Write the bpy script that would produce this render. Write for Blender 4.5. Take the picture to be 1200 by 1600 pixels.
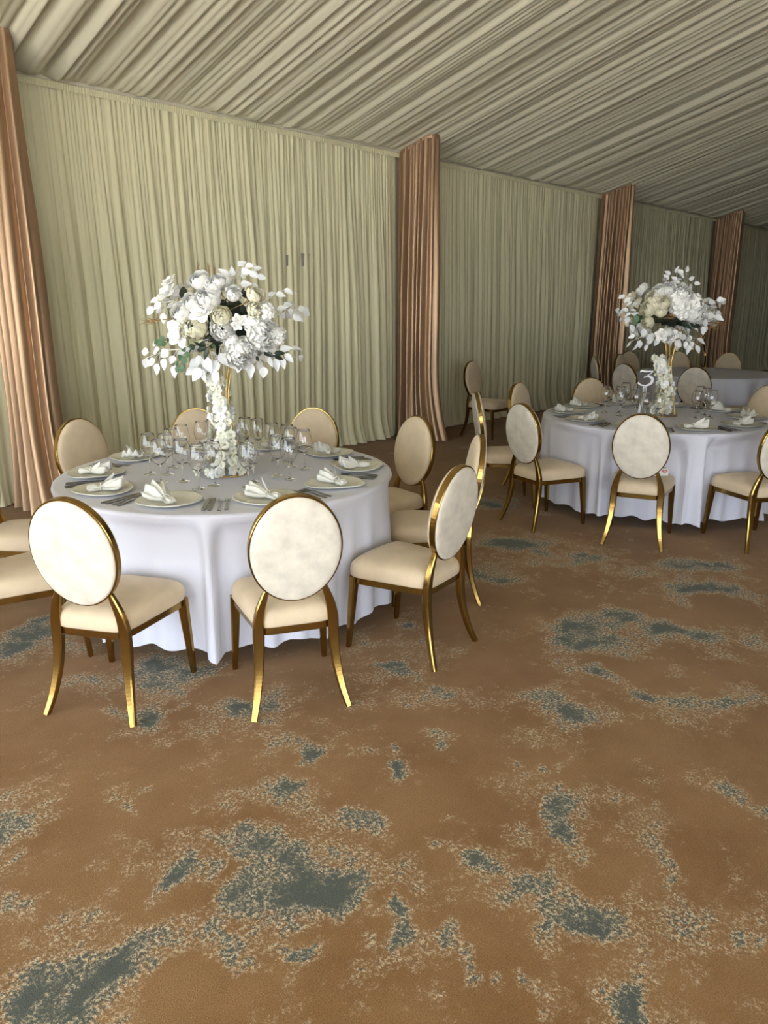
import bpy, bmesh, math, random
import numpy as np
from mathutils import Vector, Matrix

for o in list(bpy.data.objects):
    bpy.data.objects.remove(o, do_unlink=True)
SC = bpy.context.scene
COL = SC.collection
PI = math.pi

# ------------------------------------------------------------------ camera
F_PX = 1170.0
PITCH = math.radians(15.5)
AZ = math.radians(43.7)
CAM_H = 1.66
fw = Vector((math.cos(AZ), math.sin(AZ), 0))
RT = Vector((math.sin(AZ), -math.cos(AZ), 0))
UPZ = Vector((0, 0, 1))
FWD = fw * math.cos(PITCH) - UPZ * math.sin(PITCH)
UPV = fw * math.sin(PITCH) + UPZ * math.cos(PITCH)
CPOS = Vector((0, 0, CAM_H))
cd = bpy.data.cameras.new('camera')
cam = bpy.data.objects.new('camera', cd)
COL.objects.link(cam)
m = Matrix.Identity(4)
for i in range(3):
    m[i][0] = RT[i]; m[i][1] = UPV[i]; m[i][2] = -FWD[i]; m[i][3] = CPOS[i]
cam.matrix_world = m
cd.sensor_fit = 'VERTICAL'
cd.sensor_height = 36.0
cd.sensor_width = 27.0
cd.lens = 36.0 * F_PX / 1600.0
cd.clip_start = 0.05
SC.camera = cam

# ------------------------------------------------------------------ sky, exposure
w = bpy.data.worlds.new('sky')
SC.world = w
w.use_nodes = True
bg = w.node_tree.nodes['Background']
bg.inputs[0].default_value = (0.82, 0.91, 1.0, 1)
bg.inputs[1].default_value = 7.6
# added sunlight: hits only the outside ground, bouncing light up onto the ceiling
sl = bpy.data.lights.new('added_bounce_sun', 'SUN')
sl.energy = 68.0
sl.angle = math.radians(1.0)
sl.color = (1.0, 0.97, 0.92)
so = bpy.data.objects.new('added_bounce_sun', sl)
so.rotation_euler = Vector((-0.12, -0.55, -0.83)).to_track_quat('-Z', 'Y').to_euler()
COL.objects.link(so)
SC.view_settings.view_transform = 'Standard'
SC.view_settings.look = 'None'
SC.view_settings.gamma = 1.0
SC.view_settings.use_curve_mapping = False
SC.view_settings.exposure = -0.08
SC.cycles.use_denoising = True
SC.cycles.sample_clamp_indirect = 8.0

# room numbers (metres): X runs along the draped wall, Y towards it
WALL_Y = 6.62
WALL_Z = 3.42
SLOPE = 0.274
RIDGE_Y = 1.0
FRONT_Y = RIDGE_Y - (WALL_Y - RIDGE_Y)
X0, X1 = -4.0, 27.0
def ceil_z(y):
    return WALL_Z + SLOPE * ((WALL_Y - y) if y > RIDGE_Y else (y - FRONT_Y))

# daylight portals in the open sides (they only guide the sky light)
def portal(name, loc, rot, sx, sy):
    l = bpy.data.lights.new(name, 'AREA')
    l.shape = 'RECTANGLE'; l.size = sx; l.size_y = sy
    l.cycles.is_portal = True
    o = bpy.data.objects.new(name, l)
    o.location = loc; o.rotation_euler = rot
    COL.objects.link(o)
portal('opening_portal_front', (-1.4, FRONT_Y - 0.05, 1.45), (PI / 2, 0, 0), 5.2, 3.0)
portal('opening_portal_side', (X0 - 0.05, 0.3, 1.45), (PI / 2, 0, -PI / 2), 9.8, 3.0)

# ------------------------------------------------------------------ pixel helpers (1200 x 1600 frame)
def ray(x, y):
    return FWD * F_PX + RT * (x - 600) - UPV * (y - 800)
def on_z(x, y, z):
    r = ray(x, y)
    return CPOS + r * ((z - CAM_H) / r.z)

# ------------------------------------------------------------------ materials
def nt(name):
    mt = bpy.data.materials.new(name)
    mt.use_nodes = True
    return mt, mt.node_tree.nodes, mt.node_tree.links, mt.node_tree.nodes['Principled BSDF']

def simple(name, col, rough=0.5, metal=0.0, sheen=0.0, spec=0.5, noise=0.0, nscale=30.0, bump=0.0, bscale=200.0, detail=4.0, coords='Object'):
    mt, N, L, b = nt(name)
    b.inputs['Base Color'].default_value = (*col, 1)
    b.inputs['Roughness'].default_value = rough
    b.inputs['Metallic'].default_value = metal
    b.inputs['Specular IOR Level'].default_value = spec
    if sheen:
        b.inputs['Sheen Weight'].default_value = sheen
        b.inputs['Sheen Roughness'].default_value = 0.4
    tc = N.new('ShaderNodeTexCoord')
    if noise:
        n = N.new('ShaderNodeTexNoise'); n.inputs['Scale'].default_value = nscale; n.inputs['Detail'].default_value = detail
        L.new(tc.outputs[coords], n.inputs['Vector'])
        r = N.new('ShaderNodeMapRange')
        r.inputs[1].default_value = 0.3; r.inputs[2].default_value = 0.7
        r.inputs[3].default_value = 1 - noise; r.inputs[4].default_value = 1 + noise * 0.5
        L.new(n.outputs['Fac'], r.inputs[0])
        mx = N.new('ShaderNodeVectorMath'); mx.operation = 'SCALE'
        mx.inputs[0].default_value = col
        L.new(r.outputs[0], mx.inputs['Scale'])
        L.new(mx.outputs[0], b.inputs['Base Color'])
    if bump:
        n2 = N.new('ShaderNodeTexNoise'); n2.inputs['Scale'].default_value = bscale; n2.inputs['Detail'].default_value = 3
        L.new(tc.outputs[coords], n2.inputs['Vector'])
        bp = N.new('ShaderNodeBump'); bp.inputs['Strength'].default_value = bump; bp.inputs['Distance'].default_value = 0.002
        L.new(n2.outputs['Fac'], bp.inputs['Height']); L.new(bp.outputs[0], b.inputs['Normal'])
    return mt

M = {}
M['drape'] = simple('cream_drape_cloth', (0.74, 0.70, 0.47), rough=0.75, sheen=0.15, bump=0.15, bscale=350)
M['ceiling'] = simple('cream_ceiling_satin', (0.62, 0.59, 0.46), rough=0.34, spec=0.5, bump=0.1, bscale=350)
M['copper'] = simple('copper_satin', (0.41, 0.265, 0.158), rough=0.36, metal=0.6, spec=0.5, noise=0.03, nscale=3)
M['plaster'] = simple('cream_plaster', (0.6, 0.56, 0.44), rough=0.9, noise=0.05)
M['rail'] = simple('pale_painted_rail', (0.62, 0.58, 0.46), rough=0.6, noise=0.05)
M['cloth'] = simple('white_tablecloth', (0.73, 0.735, 0.83), rough=0.85, sheen=0.1, bump=0.12, bscale=500)
M['velvet_back'] = simple('ivory_crushed_velvet', (0.74, 0.68, 0.575), rough=0.7, sheen=0.2, noise=0.17, nscale=17, detail=10, bump=0.35, bscale=90)
M['velvet_seat'] = simple('beige_velvet', (0.72, 0.58, 0.40), rough=0.7, sheen=0.2, noise=0.09, nscale=10, detail=8, bump=0.15, bscale=160)
M['gold'] = simple('polished_gold_steel', (0.37, 0.235, 0.07), rough=0.20, metal=1.0, noise=0.08, nscale=6)
M['gold_wire'] = simple('gold_wire', (0.75, 0.5, 0.15), rough=0.3, metal=1.0)
M['steel'] = simple('dark_cutlery_steel', (0.24, 0.24, 0.25), rough=0.25, metal=1.0)
M['plate'] = simple('ivory_porcelain', (0.78, 0.77, 0.68), rough=0.22, noise=0.04, nscale=8)
M['plate_rim'] = simple('silver_plate_rim', (0.6, 0.58, 0.52), rough=0.3, metal=0.8)
M['napkin'] = simple('white_napkin', (0.84, 0.83, 0.77), rough=0.9, bump=0.15, bscale=400)
M['pearl'] = simple('pearl_beads', (0.85, 0.83, 0.76), rough=0.25)
M['petal'] = simple('white_petal', (0.91, 0.90, 0.86), rough=0.6, noise=0.04, nscale=20)
M['petal_cream'] = simple('cream_petal', (0.85, 0.81, 0.62), rough=0.6, noise=0.06, nscale=20)
M['floret'] = simple('ivory_blossom', (0.86, 0.85, 0.70), rough=0.6, noise=0.05, nscale=20)
M['white_leaf'] = simple('white_leaf', (0.82, 0.83, 0.83), rough=0.55)
M['white_stem'] = simple('white_stem', (0.72, 0.70, 0.62), rough=0.6)
M['green_leaf'] = simple('green_leaf', (0.07, 0.14, 0.06), rough=0.5, noise=0.2, nscale=10)
M['dark_leaf'] = simple('dark_leaf', (0.022, 0.035, 0.022), rough=0.45)
M['straw'] = simple('dried_straw', (0.42, 0.25, 0.10), rough=0.8)
M['white_acrylic'] = simple('white_acrylic', (0.85, 0.85, 0.87), rough=0.3)
M['black'] = simple('black_plastic', (0.012, 0.012, 0.012), rough=0.5)
M['grey'] = simple('grey_plastic', (0.34, 0.33, 0.27), rough=0.6)
M['red'] = simple('red_print', (0.55, 0.03, 0.05), rough=0.5)
M['card'] = simple('white_card', (0.82, 0.82, 0.80), rough=0.6)
M['wood'] = simple('plywood', (0.45, 0.32, 0.18), rough=0.7, noise=0.15)
M['outdoor'] = simple('outdoor_paving', (0.45, 0.44, 0.42), rough=0.9, noise=0.1, nscale=2)

mt, N, L, b = nt('clear_glass')
b.inputs['Base Color'].default_value = (1, 1, 1, 1)
b.inputs['Roughness'].default_value = 0.0
b.inputs['IOR'].default_value = 1.45
b.inputs['Transmission Weight'].default_value = 1.0
M['glass'] = mt

def carpet():
    mt, N, L, b = nt('blotched_carpet')
    tc = N.new('ShaderNodeTexCoord')
    at = N.new('ShaderNodeAttribute'); at.attribute_name = 'blotch'
    def noise(scale, det, rough, sx=1.0, sy=1.0):
        mp = N.new('ShaderNodeMapping'); mp.inputs['Scale'].default_value = (sx, sy, 1)
        L.new(tc.outputs['Object'], mp.inputs[0])
        n = N.new('ShaderNodeTexNoise'); n.inputs['Scale'].default_value = scale
        n.inputs['Detail'].default_value = det; n.inputs['Roughness'].default_value = rough
        L.new(mp.outputs[0], n.inputs['Vector'])
        return n.outputs['Fac']
    def math_(op, a, c, clamp=False):
        n = N.new('ShaderNodeMath'); n.operation = op; n.use_clamp = clamp
        for k, v in enumerate((a, c)):
            if isinstance(v, (int, float)): n.inputs[k].default_value = v
            else: L.new(v, n.inputs[k])
        return n.outputs[0]
    def step(v, lo, hi):
        r = N.new('ShaderNodeMapRange'); r.interpolation_type = 'SMOOTHSTEP'
        r.inputs[1].default_value = lo; r.inputs[2].default_value = hi
        L.new(v, r.inputs[0]); return r.outputs[0]
    def mix(fac, a, c):
        n = N.new('ShaderNodeMix'); n.data_type = 'RGBA'
        L.new(fac, n.inputs[0])
        for k, v in ((6, a), (7, c)):
            if isinstance(v, tuple): n.inputs[k].default_value = (*v, 1)
            else: L.new(v, n.inputs[k])
        return n.outputs[2]
    n1 = noise(4.0, 9, 0.72)
    n2 = noise(22, 7, 0.75)
    n3 = noise(70, 5, 0.8, 1.0, 1.5)
    n4 = noise(2.2, 4, 0.6)
    n5 = noise(260, 3, 0.6)
    n6 = noise(75, 6, 0.85, 1.3, 1.0)
    mm = math_('ADD', at.outputs['Fac'], math_('MULTIPLY', math_('SUBTRACT', n1, 0.5), 3.0))
    mm = math_('ADD', mm, math_('MULTIPLY', math_('SUBTRACT', n2, 0.5), 1.3))
    grain = math_('MULTIPLY', math_('SUBTRACT', n3, 0.5), 1.7)
    teal = step(math_('ADD', mm, grain), 0.40, 0.48)
    band = math_('MULTIPLY', step(mm, -0.06, 0.42), math_('SUBTRACT', 1.0, step(mm, 0.60, 1.0)))
    cream = math_('MULTIPLY', band, step(n6, 0.50, 0.55))
    brown = mix(step(n4, 0.3, 0.7), (0.245, 0.126, 0.043), (0.325, 0.184, 0.077))
    brown = mix(math_('MULTIPLY', step(n2, 0.35, 0.75), 0.35), brown, (0.32, 0.156, 0.055))
    c = mix(teal, brown, (0.098, 0.112, 0.095))
    c = mix(cream, c, (0.68, 0.55, 0.37))
    gr = N.new('ShaderNodeMapRange'); gr.inputs[1].default_value = 0.3; gr.inputs[2].default_value = 0.7
    gr.inputs[3].default_value = 0.66; gr.inputs[4].default_value = 1.32
    L.new(n5, gr.inputs[0])
    vm = N.new('ShaderNodeVectorMath'); vm.operation = 'SCALE'
    L.new(c, vm.inputs[0]); L.new(gr.outputs[0], vm.inputs['Scale'])
    L.new(vm.outputs[0], b.inputs['Base Color'])
    b.inputs['Roughness'].default_value = 0.95
    b.inputs['Specular IOR Level'].default_value = 0.15
    b.inputs['Sheen Weight'].default_value = 0.15
    bp = N.new('ShaderNodeBump'); bp.inputs['Strength'].default_value = 0.6; bp.inputs['Distance'].default_value = 0.004
    L.new(n5, bp.inputs['Height']); L.new(bp.outputs[0], b.inputs['Normal'])
    return mt
M['carpet'] = carpet()

# ------------------------------------------------------------------ mesh helpers
def mesh(name, verts, faces, mat, smooth=True):
    me = bpy.data.meshes.new(name)
    me.from_pydata([tuple(v) for v in verts], [], [tuple(f) for f in faces])
    me.materials.append(M[mat] if isinstance(mat, str) else mat)
    if smooth and len(me.polygons):
        me.polygons.foreach_set('use_smooth', [True] * len(me.polygons))
    me.update()
    return me
def link(name, me, parent=None, loc=(0, 0, 0), rot=(0, 0, 0), scale=(1, 1, 1)):
    o = bpy.data.objects.new(name, me)
    COL.objects.link(o)
    if parent is not None: o.parent = parent
    o.location = loc; o.rotation_euler = rot
    o.scale = (scale,) * 3 if isinstance(scale, (int, float)) else scale
    return o
def tag(o, label, cat, group=None, kind=None):
    o['label'] = label; o['category'] = cat
    if group: o['group'] = group
    if kind: o['kind'] = kind
    return o
def empty(name, loc, rz=0.0):
    o = bpy.data.objects.new(name, None)
    o.empty_display_size = 0.1
    o.location = loc; o.rotation_euler = (0, 0, rz)
    COL.objects.link(o)
    return o
def structure(name, me, loc=(0, 0, 0)):
    o = link(name, me, None, loc); o['kind'] = 'structure'
    return o
def box_geo(x0, x1, y0, y1, z0, z1):
    v = [(x0, y0, z0), (x1, y0, z0), (x1, y1, z0), (x0, y1, z0), (x0, y0, z1), (x1, y0, z1), (x1, y1, z1), (x0, y1, z1)]
    f = [(0, 3, 2, 1), (4, 5, 6, 7), (0, 1, 5, 4), (1, 2, 6, 5), (2, 3, 7, 6), (3, 0, 4, 7)]
    return v, f
class Geo:
    def __init__(s): s.v = []; s.f = []
    def add(s, v, f, mat4=None):
        n = len(s.v)
        s.v += [tuple(mat4 @ Vector(q)) if mat4 is not None else tuple(q) for q in v]
        s.f += [tuple(i + n for i in q) for q in f]
        return s
    def box(s, *a): return s.add(*box_geo(*a))
    def mesh(s, name, mat, smooth=True): return mesh(name, s.v, s.f, mat, smooth)
def grid_faces(nu, nv, wrap_u=False, wrap_v=False):
    f = []
    for j in range(nv if wrap_v else nv - 1):
        for i in range(nu if wrap_u else nu - 1):
            a = j * nu + i; b_ = j * nu + (i + 1) % nu
            c = ((j + 1) % nv) * nu + (i + 1) % nu; d = ((j + 1) % nv) * nu + i
            f.append((a, b_, c, d))
    return f
def sweep(path, sizes, ref=Vector((1, 0, 0)), bevel=0.18, closed=False):
    """rectangular bar with eased corners: sizes = (width along ref, depth) per point"""
    P = [Vector(p) for p in path]; n = len(P)
    v = []; K = 8
    for i, p in enumerate(P):
        a = P[(i - 1) % n] if (closed or i > 0) else p
        c = P[(i + 1) % n] if (closed or i < n - 1) else p
        t = (c - a).normalized()
        r = ref if isinstance(ref, Vector) else ref[i]
        u = (r - t * r.dot(t)).normalized(); d = t.cross(u)
        wd, dp = sizes[i] if isinstance(sizes, list) else sizes
        e = bevel * min(wd, dp)
        hw, hd = wd / 2, dp / 2
        for (x, y) in ((-hw, -hd + e), (-hw + e, -hd), (hw - e, -hd), (hw, -hd + e), (hw, hd - e), (hw - e, hd), (-hw + e, hd), (-hw, hd - e)):
            v.append(p + u * x + d * y)
    f = grid_faces(K, n, wrap_u=True, wrap_v=closed)
    if not closed:
        f.append(tuple(reversed(range(K)))); f.append(tuple(range((n - 1) * K, n * K)))
    return v, f
def tube(path, rad, K=6, closed=False):
    P = [Vector(p) for p in path]; n = len(P); v = []
    for i, p in enumerate(P):
        a = P[(i - 1) % n] if (closed or i > 0) else p
        c = P[(i + 1) % n] if (closed or i < n - 1) else p
        t = (c - a).normalized()
        r = Vector((0, 0, 1)) if abs(t.z) < 0.9 else Vector((1, 0, 0))
        u = (r - t * r.dot(t)).normalized(); d = t.cross(u)
        rr = rad[i] if isinstance(rad, (list, tuple)) else rad
        for k in range(K):
            q = 2 * PI * k / K
            v.append(p + (u * math.cos(q) + d * math.sin(q)) * rr)
    f = grid_faces(K, n, wrap_u=True, wrap_v=closed)
    if not closed:
        f.append(tuple(reversed(range(K)))); f.append(tuple(range((n - 1) * K, n * K)))
    return v, f
def lathe(prof, K=32, cap0=False, cap1=False):
    v = []
    for (r, z) in prof:
        for k in range(K):
            a = 2 * PI * k / K
            v.append((r * math.cos(a), r * math.sin(a), z))
    f = grid_faces(K, len(prof), wrap_u=True)
    if cap0: f.append(tuple(reversed(range(K))))
    if cap1: f.append(tuple(range((len(prof) - 1) * K, len(prof) * K)))
    return v, f
def catmull(pts, sub=5):
    P = [Vector(p) for p in pts]; out = []
    for i in range(len(P) - 1):
        a = P[max(i - 1, 0)]; b_ = P[i]; c = P[i + 1]; d = P[min(i + 2, len(P) - 1)]
        for k in range(sub):
            t = k / sub
            out.append(0.5 * ((2 * b_) + (c - a) * t + (2 * a - 5 * b_ + 4 * c - d) * t * t + (3 * b_ - a - 3 * c + d) * t ** 3))
    out.append(P[-1]); return out
def lerp_list(keys, n):
    """keys: list of tuples, evenly spaced, resampled to n"""
    out = []
    for i in range(n):
        t = i / (n - 1) * (len(keys) - 1); k = min(int(t), len(keys) - 2); q = t - k
        out.append(tuple(a + (c - a) * q for a, c in zip(keys[k], keys[k + 1])))
    return out

rng = np.random.default_rng(7)
def noise1(x, seed):
    """smooth 1-D value noise, numpy"""
    r = np.random.default_rng(seed).random(4096)
    x = np.asarray(x, float) + 1000.0
    i = np.floor(x).astype(int); t = x - i; t = t * t * (3 - 2 * t)
    return r[i % 4096] * (1 - t) + r[(i + 1) % 4096] * t

# ------------------------------------------------------------------ floor with carpet blotches
BLOBS = [  # image position of each blue-grey blotch, half width, half height
 (60,1550,120,55),(150,1490,70,32),(20,1590,90,30),(440,1378,60,48),(372,1335,45,30),(510,1405,62,38),(560,1312,40,20),(520,1438,35,18),
 (330,1310,28,14),(240,1402,28,10),(290,1395,40,14),(800,1362,62,38),(880,1412,66,40),(868,1448,55,24),(730,1342,38,18),(895,1292,32,34),
 (760,1380,30,18),(620,1468,36,14),(655,1500,45,16),(700,1520,28,12),(800,1582,90,20),(560,1520,30,12),(870,1110,55,24),(905,1132,38,10),
 (985,972,55,14),(920,982,46,12),(1120,926,55,12),(950,1003,60,16),(1050,985,40,10),(1110,1096,60,14),(1172,1268,30,22),(1092,1400,20,20),
 (1150,1442,28,14),(1050,1545,40,26),(250,1048,60,18),(190,1112,34,12),(262,1106,26,9),(412,1106,32,10),(500,1160,26,12),(462,1166,24,10),
 (620,985,22,8),(665,1082,16,8),(25,1002,34,14),(70,985,44,10),(14,1318,24,16),(70,1422,22,10),(700,1162,22,8),(222,1277,30,9),
 (658,1300,12,7),(590,1190,12,5),(585,1045,40,8),(1020,1085,30,9),(820,850,60,9),(760,900,50,10),(905,875,50,7),(1090,880,60,8),
 (330,1530,40,16),(440,1500,30,12),(350,1470,30,10),(200,1590,30,14),(60,1340,20,10),(430,1215,30,14),(830,1200,30,8),(950,1060,30,8)]
CREAM = [(430,1380,190,95),(840,1370,150,100),(110,1500,170,80),(640,1500,130,60),(1140,1260,60,50),(1090,1420,90,60),(880,1110,110,35),
         (960,990,150,40),(240,1060,130,40),(430,1130,140,45),(60,1330,90,50),(870,1250,110,40),(640,1080,120,30),(280,1500,120,60),
         (1080,1090,110,30),(800,860,160,25),(420,1230,90,35),(1000,1540,130,50),(60,1000,90,30),(600,1010,120,25),(1050,900,160,25)]
def make_floor():
    xs = np.arange(X0, X1 + 0.001, 0.1); ys = np.arange(FRONT_Y, WALL_Y + 0.2, 0.1)
    fx = np.unique(np.concatenate([xs, np.arange(0.0, 8.0, 0.045)])); fy = np.unique(np.concatenate([ys, np.arange(-1.0, 5.0, 0.045)]))
    fx = np.unique(np.round(fx, 3)); fy = np.unique(np.round(fy, 3))
    gx, gy = np.meshgrid(fx, fy)
    val = np.full(gx.shape, -0.30)
    def vn(x, y, sd):
        t = np.random.default_rng(sd).random((256, 256))
        i, j = np.floor(x).astype(int), np.floor(y).astype(int); u, v_ = x - i, y - j
        u = u * u * (3 - 2 * u); v_ = v_ * v_ * (3 - 2 * v_)
        g4 = lambda a, b: t[a % 256, b % 256]
        return (g4(i, j) * (1 - u) + g4(i + 1, j) * u) * (1 - v_) + (g4(i, j + 1) * (1 - u) + g4(i + 1, j + 1) * u) * v_ - 0.5
    ox, oy = gx, gy
    gx = gx + 0.22 * vn(ox * 4, oy * 4, 1) + 0.13 * vn(ox * 10, oy * 10, 2)
    gy = gy + 0.22 * vn(ox * 4, oy * 4, 3) + 0.13 * vn(ox * 10, oy * 10, 4)
    def blob(lst, amp, cap):
        acc = np.full(gx.shape, -9.0)
        for (px, py, rx, ry) in lst:
            c = on_z(px, py, 0); a = on_z(px + rx, py, 0); u = on_z(px, py - ry, 0); d_ = on_z(px, min(py + ry, 1640), 0)
            ax = (a - c).length; ay = (u - d_).length / 2
            dx = gx - c.x; dy = gy - c.y
            p = (dx * RT.x + dy * RT.y) / ax; q = (dx * fw.x + dy * fw.y) / ay
            acc = np.maximum(acc, amp * np.exp(-(p * p + q * q) * 0.55))
        return np.minimum(acc, cap)
    val = np.maximum(val, -0.30 + blob(CREAM, 0.52, 0.6))
    val = np.maximum(val, -0.30 + blob(BLOBS, 1.28, 1.2))
    # away from the mapped part the pattern goes on at random
    r = np.random.default_rng(3)
    far = np.zeros(gx.shape)
    for _ in range(420):
        cx, cy = r.uniform(X0, X1), r.uniform(FRONT_Y, WALL_Y)
        dcam = (cx * fw.x + cy * fw.y); lat = cx * RT.x + cy * RT.y
        if 0.9 < dcam < 6.0 and abs(lat) < dcam * 0.56: continue
        s1, s2, an = r.uniform(0.12, 0.45), r.uniform(0.1, 0.28), r.uniform(0, PI)
        dx, dy = gx - cx, gy - cy
        p = (dx * math.cos(an) + dy * math.sin(an)) / s1; q = (-dx * math.sin(an) + dy * math.cos(an)) / s2
        far = np.maximum(far, r.uniform(0.5, 1.1) * np.exp(-(p * p + q * q)))
    val = np.maximum(val, -0.30 + far)
    v = np.stack([ox.ravel(), oy.ravel(), np.zeros(gx.size)], 1)
    me = mesh('floor', v.tolist(), grid_faces(len(fx), len(fy)), 'carpet')
    a = me.attributes.new('blotch', 'FLOAT', 'POINT')
    a.data.foreach_set('value', val.ravel().astype(np.float32))
    return structure('floor', me)
make_floor()
g = Geo().box(X0 - 30, X1 + 20, FRONT_Y - 40, WALL_Y + 20, -0.4, -0.25)
structure('ground', g.mesh('ground', 'outdoor', False))

# ------------------------------------------------------------------ room shell
g = Geo().box(X0, X1, WALL_Y + 0.10, WALL_Y + 0.25, -0.25, WALL_Z + 0.25)
structure('wall_back', g.mesh('wall_back', 'plaster', False))
g = Geo()
g.box(X1, X1 + 0.15, FRONT_Y, WALL_Y + 0.25, -0.25, 5.4)
structure('wall_right', g.mesh('wall_right', 'plaster', False))
# open side at the head of the room: posts and a header
g = Geo()
g.box(X0 - 0.15, X0, FRONT_Y, WALL_Y + 0.25, 2.9, 5.4)
for y in (FRONT_Y, -1.2, 2.2, 5.2):
    g.box(X0 - 0.15, X0, y, y + 0.22, -0.25, 2.9)
g.box(X0 - 0.15, X0, 5.2, WALL_Y + 0.25, -0.25, 2.9)
structure('wall_left', g.mesh('wall_left', 'plaster', False))
g = Geo()
g.box(X0, X1, FRONT_Y - 0.15, FRONT_Y, 2.9, WALL_Z + 0.3)
for x in (X0, -1.6):
    g.box(x, x + 0.22, FRONT_Y - 0.15, FRONT_Y, -0.25, 2.9)
g.box(1.2, X1, FRONT_Y - 0.15, FRONT_Y, -0.25, 2.9)
structure('wall_front', g.mesh('wall_front', 'plaster', False))

# pleated ceiling lining: folds run from the wall up to the ridge
def pleats(s, seed, lam):
    ph = s / lam + 1.3 * noise1(s * 2.1, seed) + 0.8 * noise1(s * 6.3, seed + 1)
    amp = 0.35 + 0.9 * noise1(s * 7.0, seed + 2)
    return np.abs(np.sin(PI * ph)) ** 0.75 * amp
def make_ceiling():
    xs = np.arange(X0, X1, 0.0125)
    ys = [WALL_Y - 0.0, WALL_Y - 0.02, WALL_Y - 0.05, WALL_Y - 0.09, WALL_Y - 0.14, WALL_Y - 0.22, WALL_Y - 0.30, WALL_Y - 0.45, WALL_Y - 0.8, WALL_Y - 1.4, WALL_Y - 2.3, WALL_Y - 3.4, WALL_Y - 4.5, RIDGE_Y,
          RIDGE_Y - 1.5, RIDGE_Y - 3.5, FRONT_Y]
    v = []
    p1 = pleats(xs, 11, 0.15); p2 = pleats(xs, 23, 0.06); p3 = pleats(xs, 37, 0.34)
    wob = noise1(xs * 1.7, 5)
    for y in ys:
        t = min(max((WALL_Y - y) / 0.22, 0), 1); t2 = t * t * (3 - 2 * t)
        far = min(max((WALL_Y - y) / 3.5, 0), 1)
        d = (1 - t2) * (0.018 * p2 + 0.030 * p1) + t2 * (0.070 * p1 + 0.018 * p2 + 0.060 * p3)
        d = d * (0.25 + 0.75 * min((WALL_Y - y) / 0.12, 1))
        sag = 0.03 * math.sin(PI * min(max((WALL_Y - y) / (WALL_Y - RIDGE_Y), 0), 1))
        z = ceil_z(y) - d - sag * 0.3 + 0.045 * t2
        xo = xs + far * 0.05 * (wob - 0.5)
        v += [(float(a), float(y), float(c)) for a, c in zip(xo, z)]
    f = [tuple(reversed(q)) for q in grid_faces(len(xs), len(ys))]
    structure('ceiling', mesh('ceiling', v, f, 'ceiling'))
    # outer skin of the roof, keeps daylight out
    gg = Geo()
    a, c = X0 - 0.2, X1 + 0.2
    zr, ze = ceil_z(RIDGE_Y) + 0.25, WALL_Z + 0.30
    gg.add([(a, WALL_Y + .3, ze), (c, WALL_Y + .3, ze), (c, RIDGE_Y, zr + .1), (a, RIDGE_Y, zr + .1), (c, FRONT_Y - .3, ze), (a, FRONT_Y - .3, ze)],
           [(0, 1, 2, 3), (3, 2, 4, 5)])
    structure('roof', gg.mesh('roof', 'plaster', False))
make_ceiling()
FINS = [-2.46, 2.40, 7.18, 12.14, 17.10, 22.06]

# rail between the wall drape and the ceiling lining, one length per bay
for i in range(len(FINS) - 1):
    g = Geo().box(FINS[i] + 0.1, FINS[i + 1] - 0.01, WALL_Y - 0.035, WALL_Y + 0.02, WALL_Z - 0.022, WALL_Z + 0.004)
    structure('trim_%d' % (i + 1), g.mesh('trim', 'rail', False))

# ------------------------------------------------------------------ wall drapes
def folds(s, seed, lam, irr=1.0):
    ph = s / lam + irr * (1.4 * noise1(s / lam * 0.23, seed) + 0.5 * noise1(s / lam * 0.9, seed + 1))
    amp = 0.4 + 0.8 * noise1(s / lam * 0.8, seed + 2)
    return (np.abs(np.sin(PI * ph)) ** 0.65) * amp
def bay_drape(x0, x1, seed, step, label):
    s = np.arange(x0, x1, step)
    zs = np.concatenate([np.linspace(WALL_Z - 0.045, WALL_Z - 0.35, 6), np.linspace(WALL_Z - 0.5, 0.55, 16), np.linspace(0.42, 0.008, 10)])
    v = []
    drift = noise1(s * 0.9, seed + 9) - 0.5
    endt = np.clip(np.minimum(s - x0, x1 - s) / 0.17, 0, 1); endt = 0.12 + 0.88 * endt * endt * (3 - 2 * endt)
    for z in zs:
        t = (WALL_Z - z) / WALL_Z            # 0 at the top
        k = min(max((t - 0.02) / 0.55, 0), 1); k = k * k * (3 - 2 * k)
        fine = folds(s, seed, 0.042); mid = folds(s + 0.25 * t * drift, seed + 20, 0.078); big = folds(s + 0.30 * t * drift, seed + 40, 0.17)
        d = (1 - k) * (0.026 * fine + 0.024 * mid) + k * (0.030 * mid + 0.075 * big)
        fl = max(0.0, (0.35 - z) / 0.35) ** 2
        d = d * (1 + 0.35 * fl) + 0.035 * fl * (0.5 + big)
        hem = 0.0 if z > 0.01 else 0.0
        d = d * endt
        yy = WALL_Y + 0.05 - d - 0.02 * t
        v += [(float(a), float(c), float(z + hem)) for a, c in zip(s, yy)]
    o = link('drape_curtain', mesh('drape_curtain', v, grid_faces(len(s), len(zs)), 'drape'))
    tag(o, label, 'curtain', 'cream wall drapes')
    # ruffled heading tape
    s2 = np.arange(x0, x1, max(0.006, step * 0.5))
    v = []
    zt = [WALL_Z - 0.018, WALL_Z - 0.028, WALL_Z - 0.038, WALL_Z - 0.048, WALL_Z - 0.060, WALL_Z - 0.075]
    for j, z in enumerate(zt):
        sh = [0.4, 1.0, 0.8, 1.0, 0.8, 0.5][j]
        yy = WALL_Y - 0.012 - 0.012 * sh * np.abs(np.sin(PI * (s2 / 0.021 + 2 * noise1(s2 * 9, seed + 60)))) - 0.004 * sh
        v += [(float(a), float(c), float(z)) for a, c in zip(s2, yy)]
    link('heading_tape', mesh('heading_tape', v, grid_faces(len(s2), len(zt)), 'drape'), o)
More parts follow.
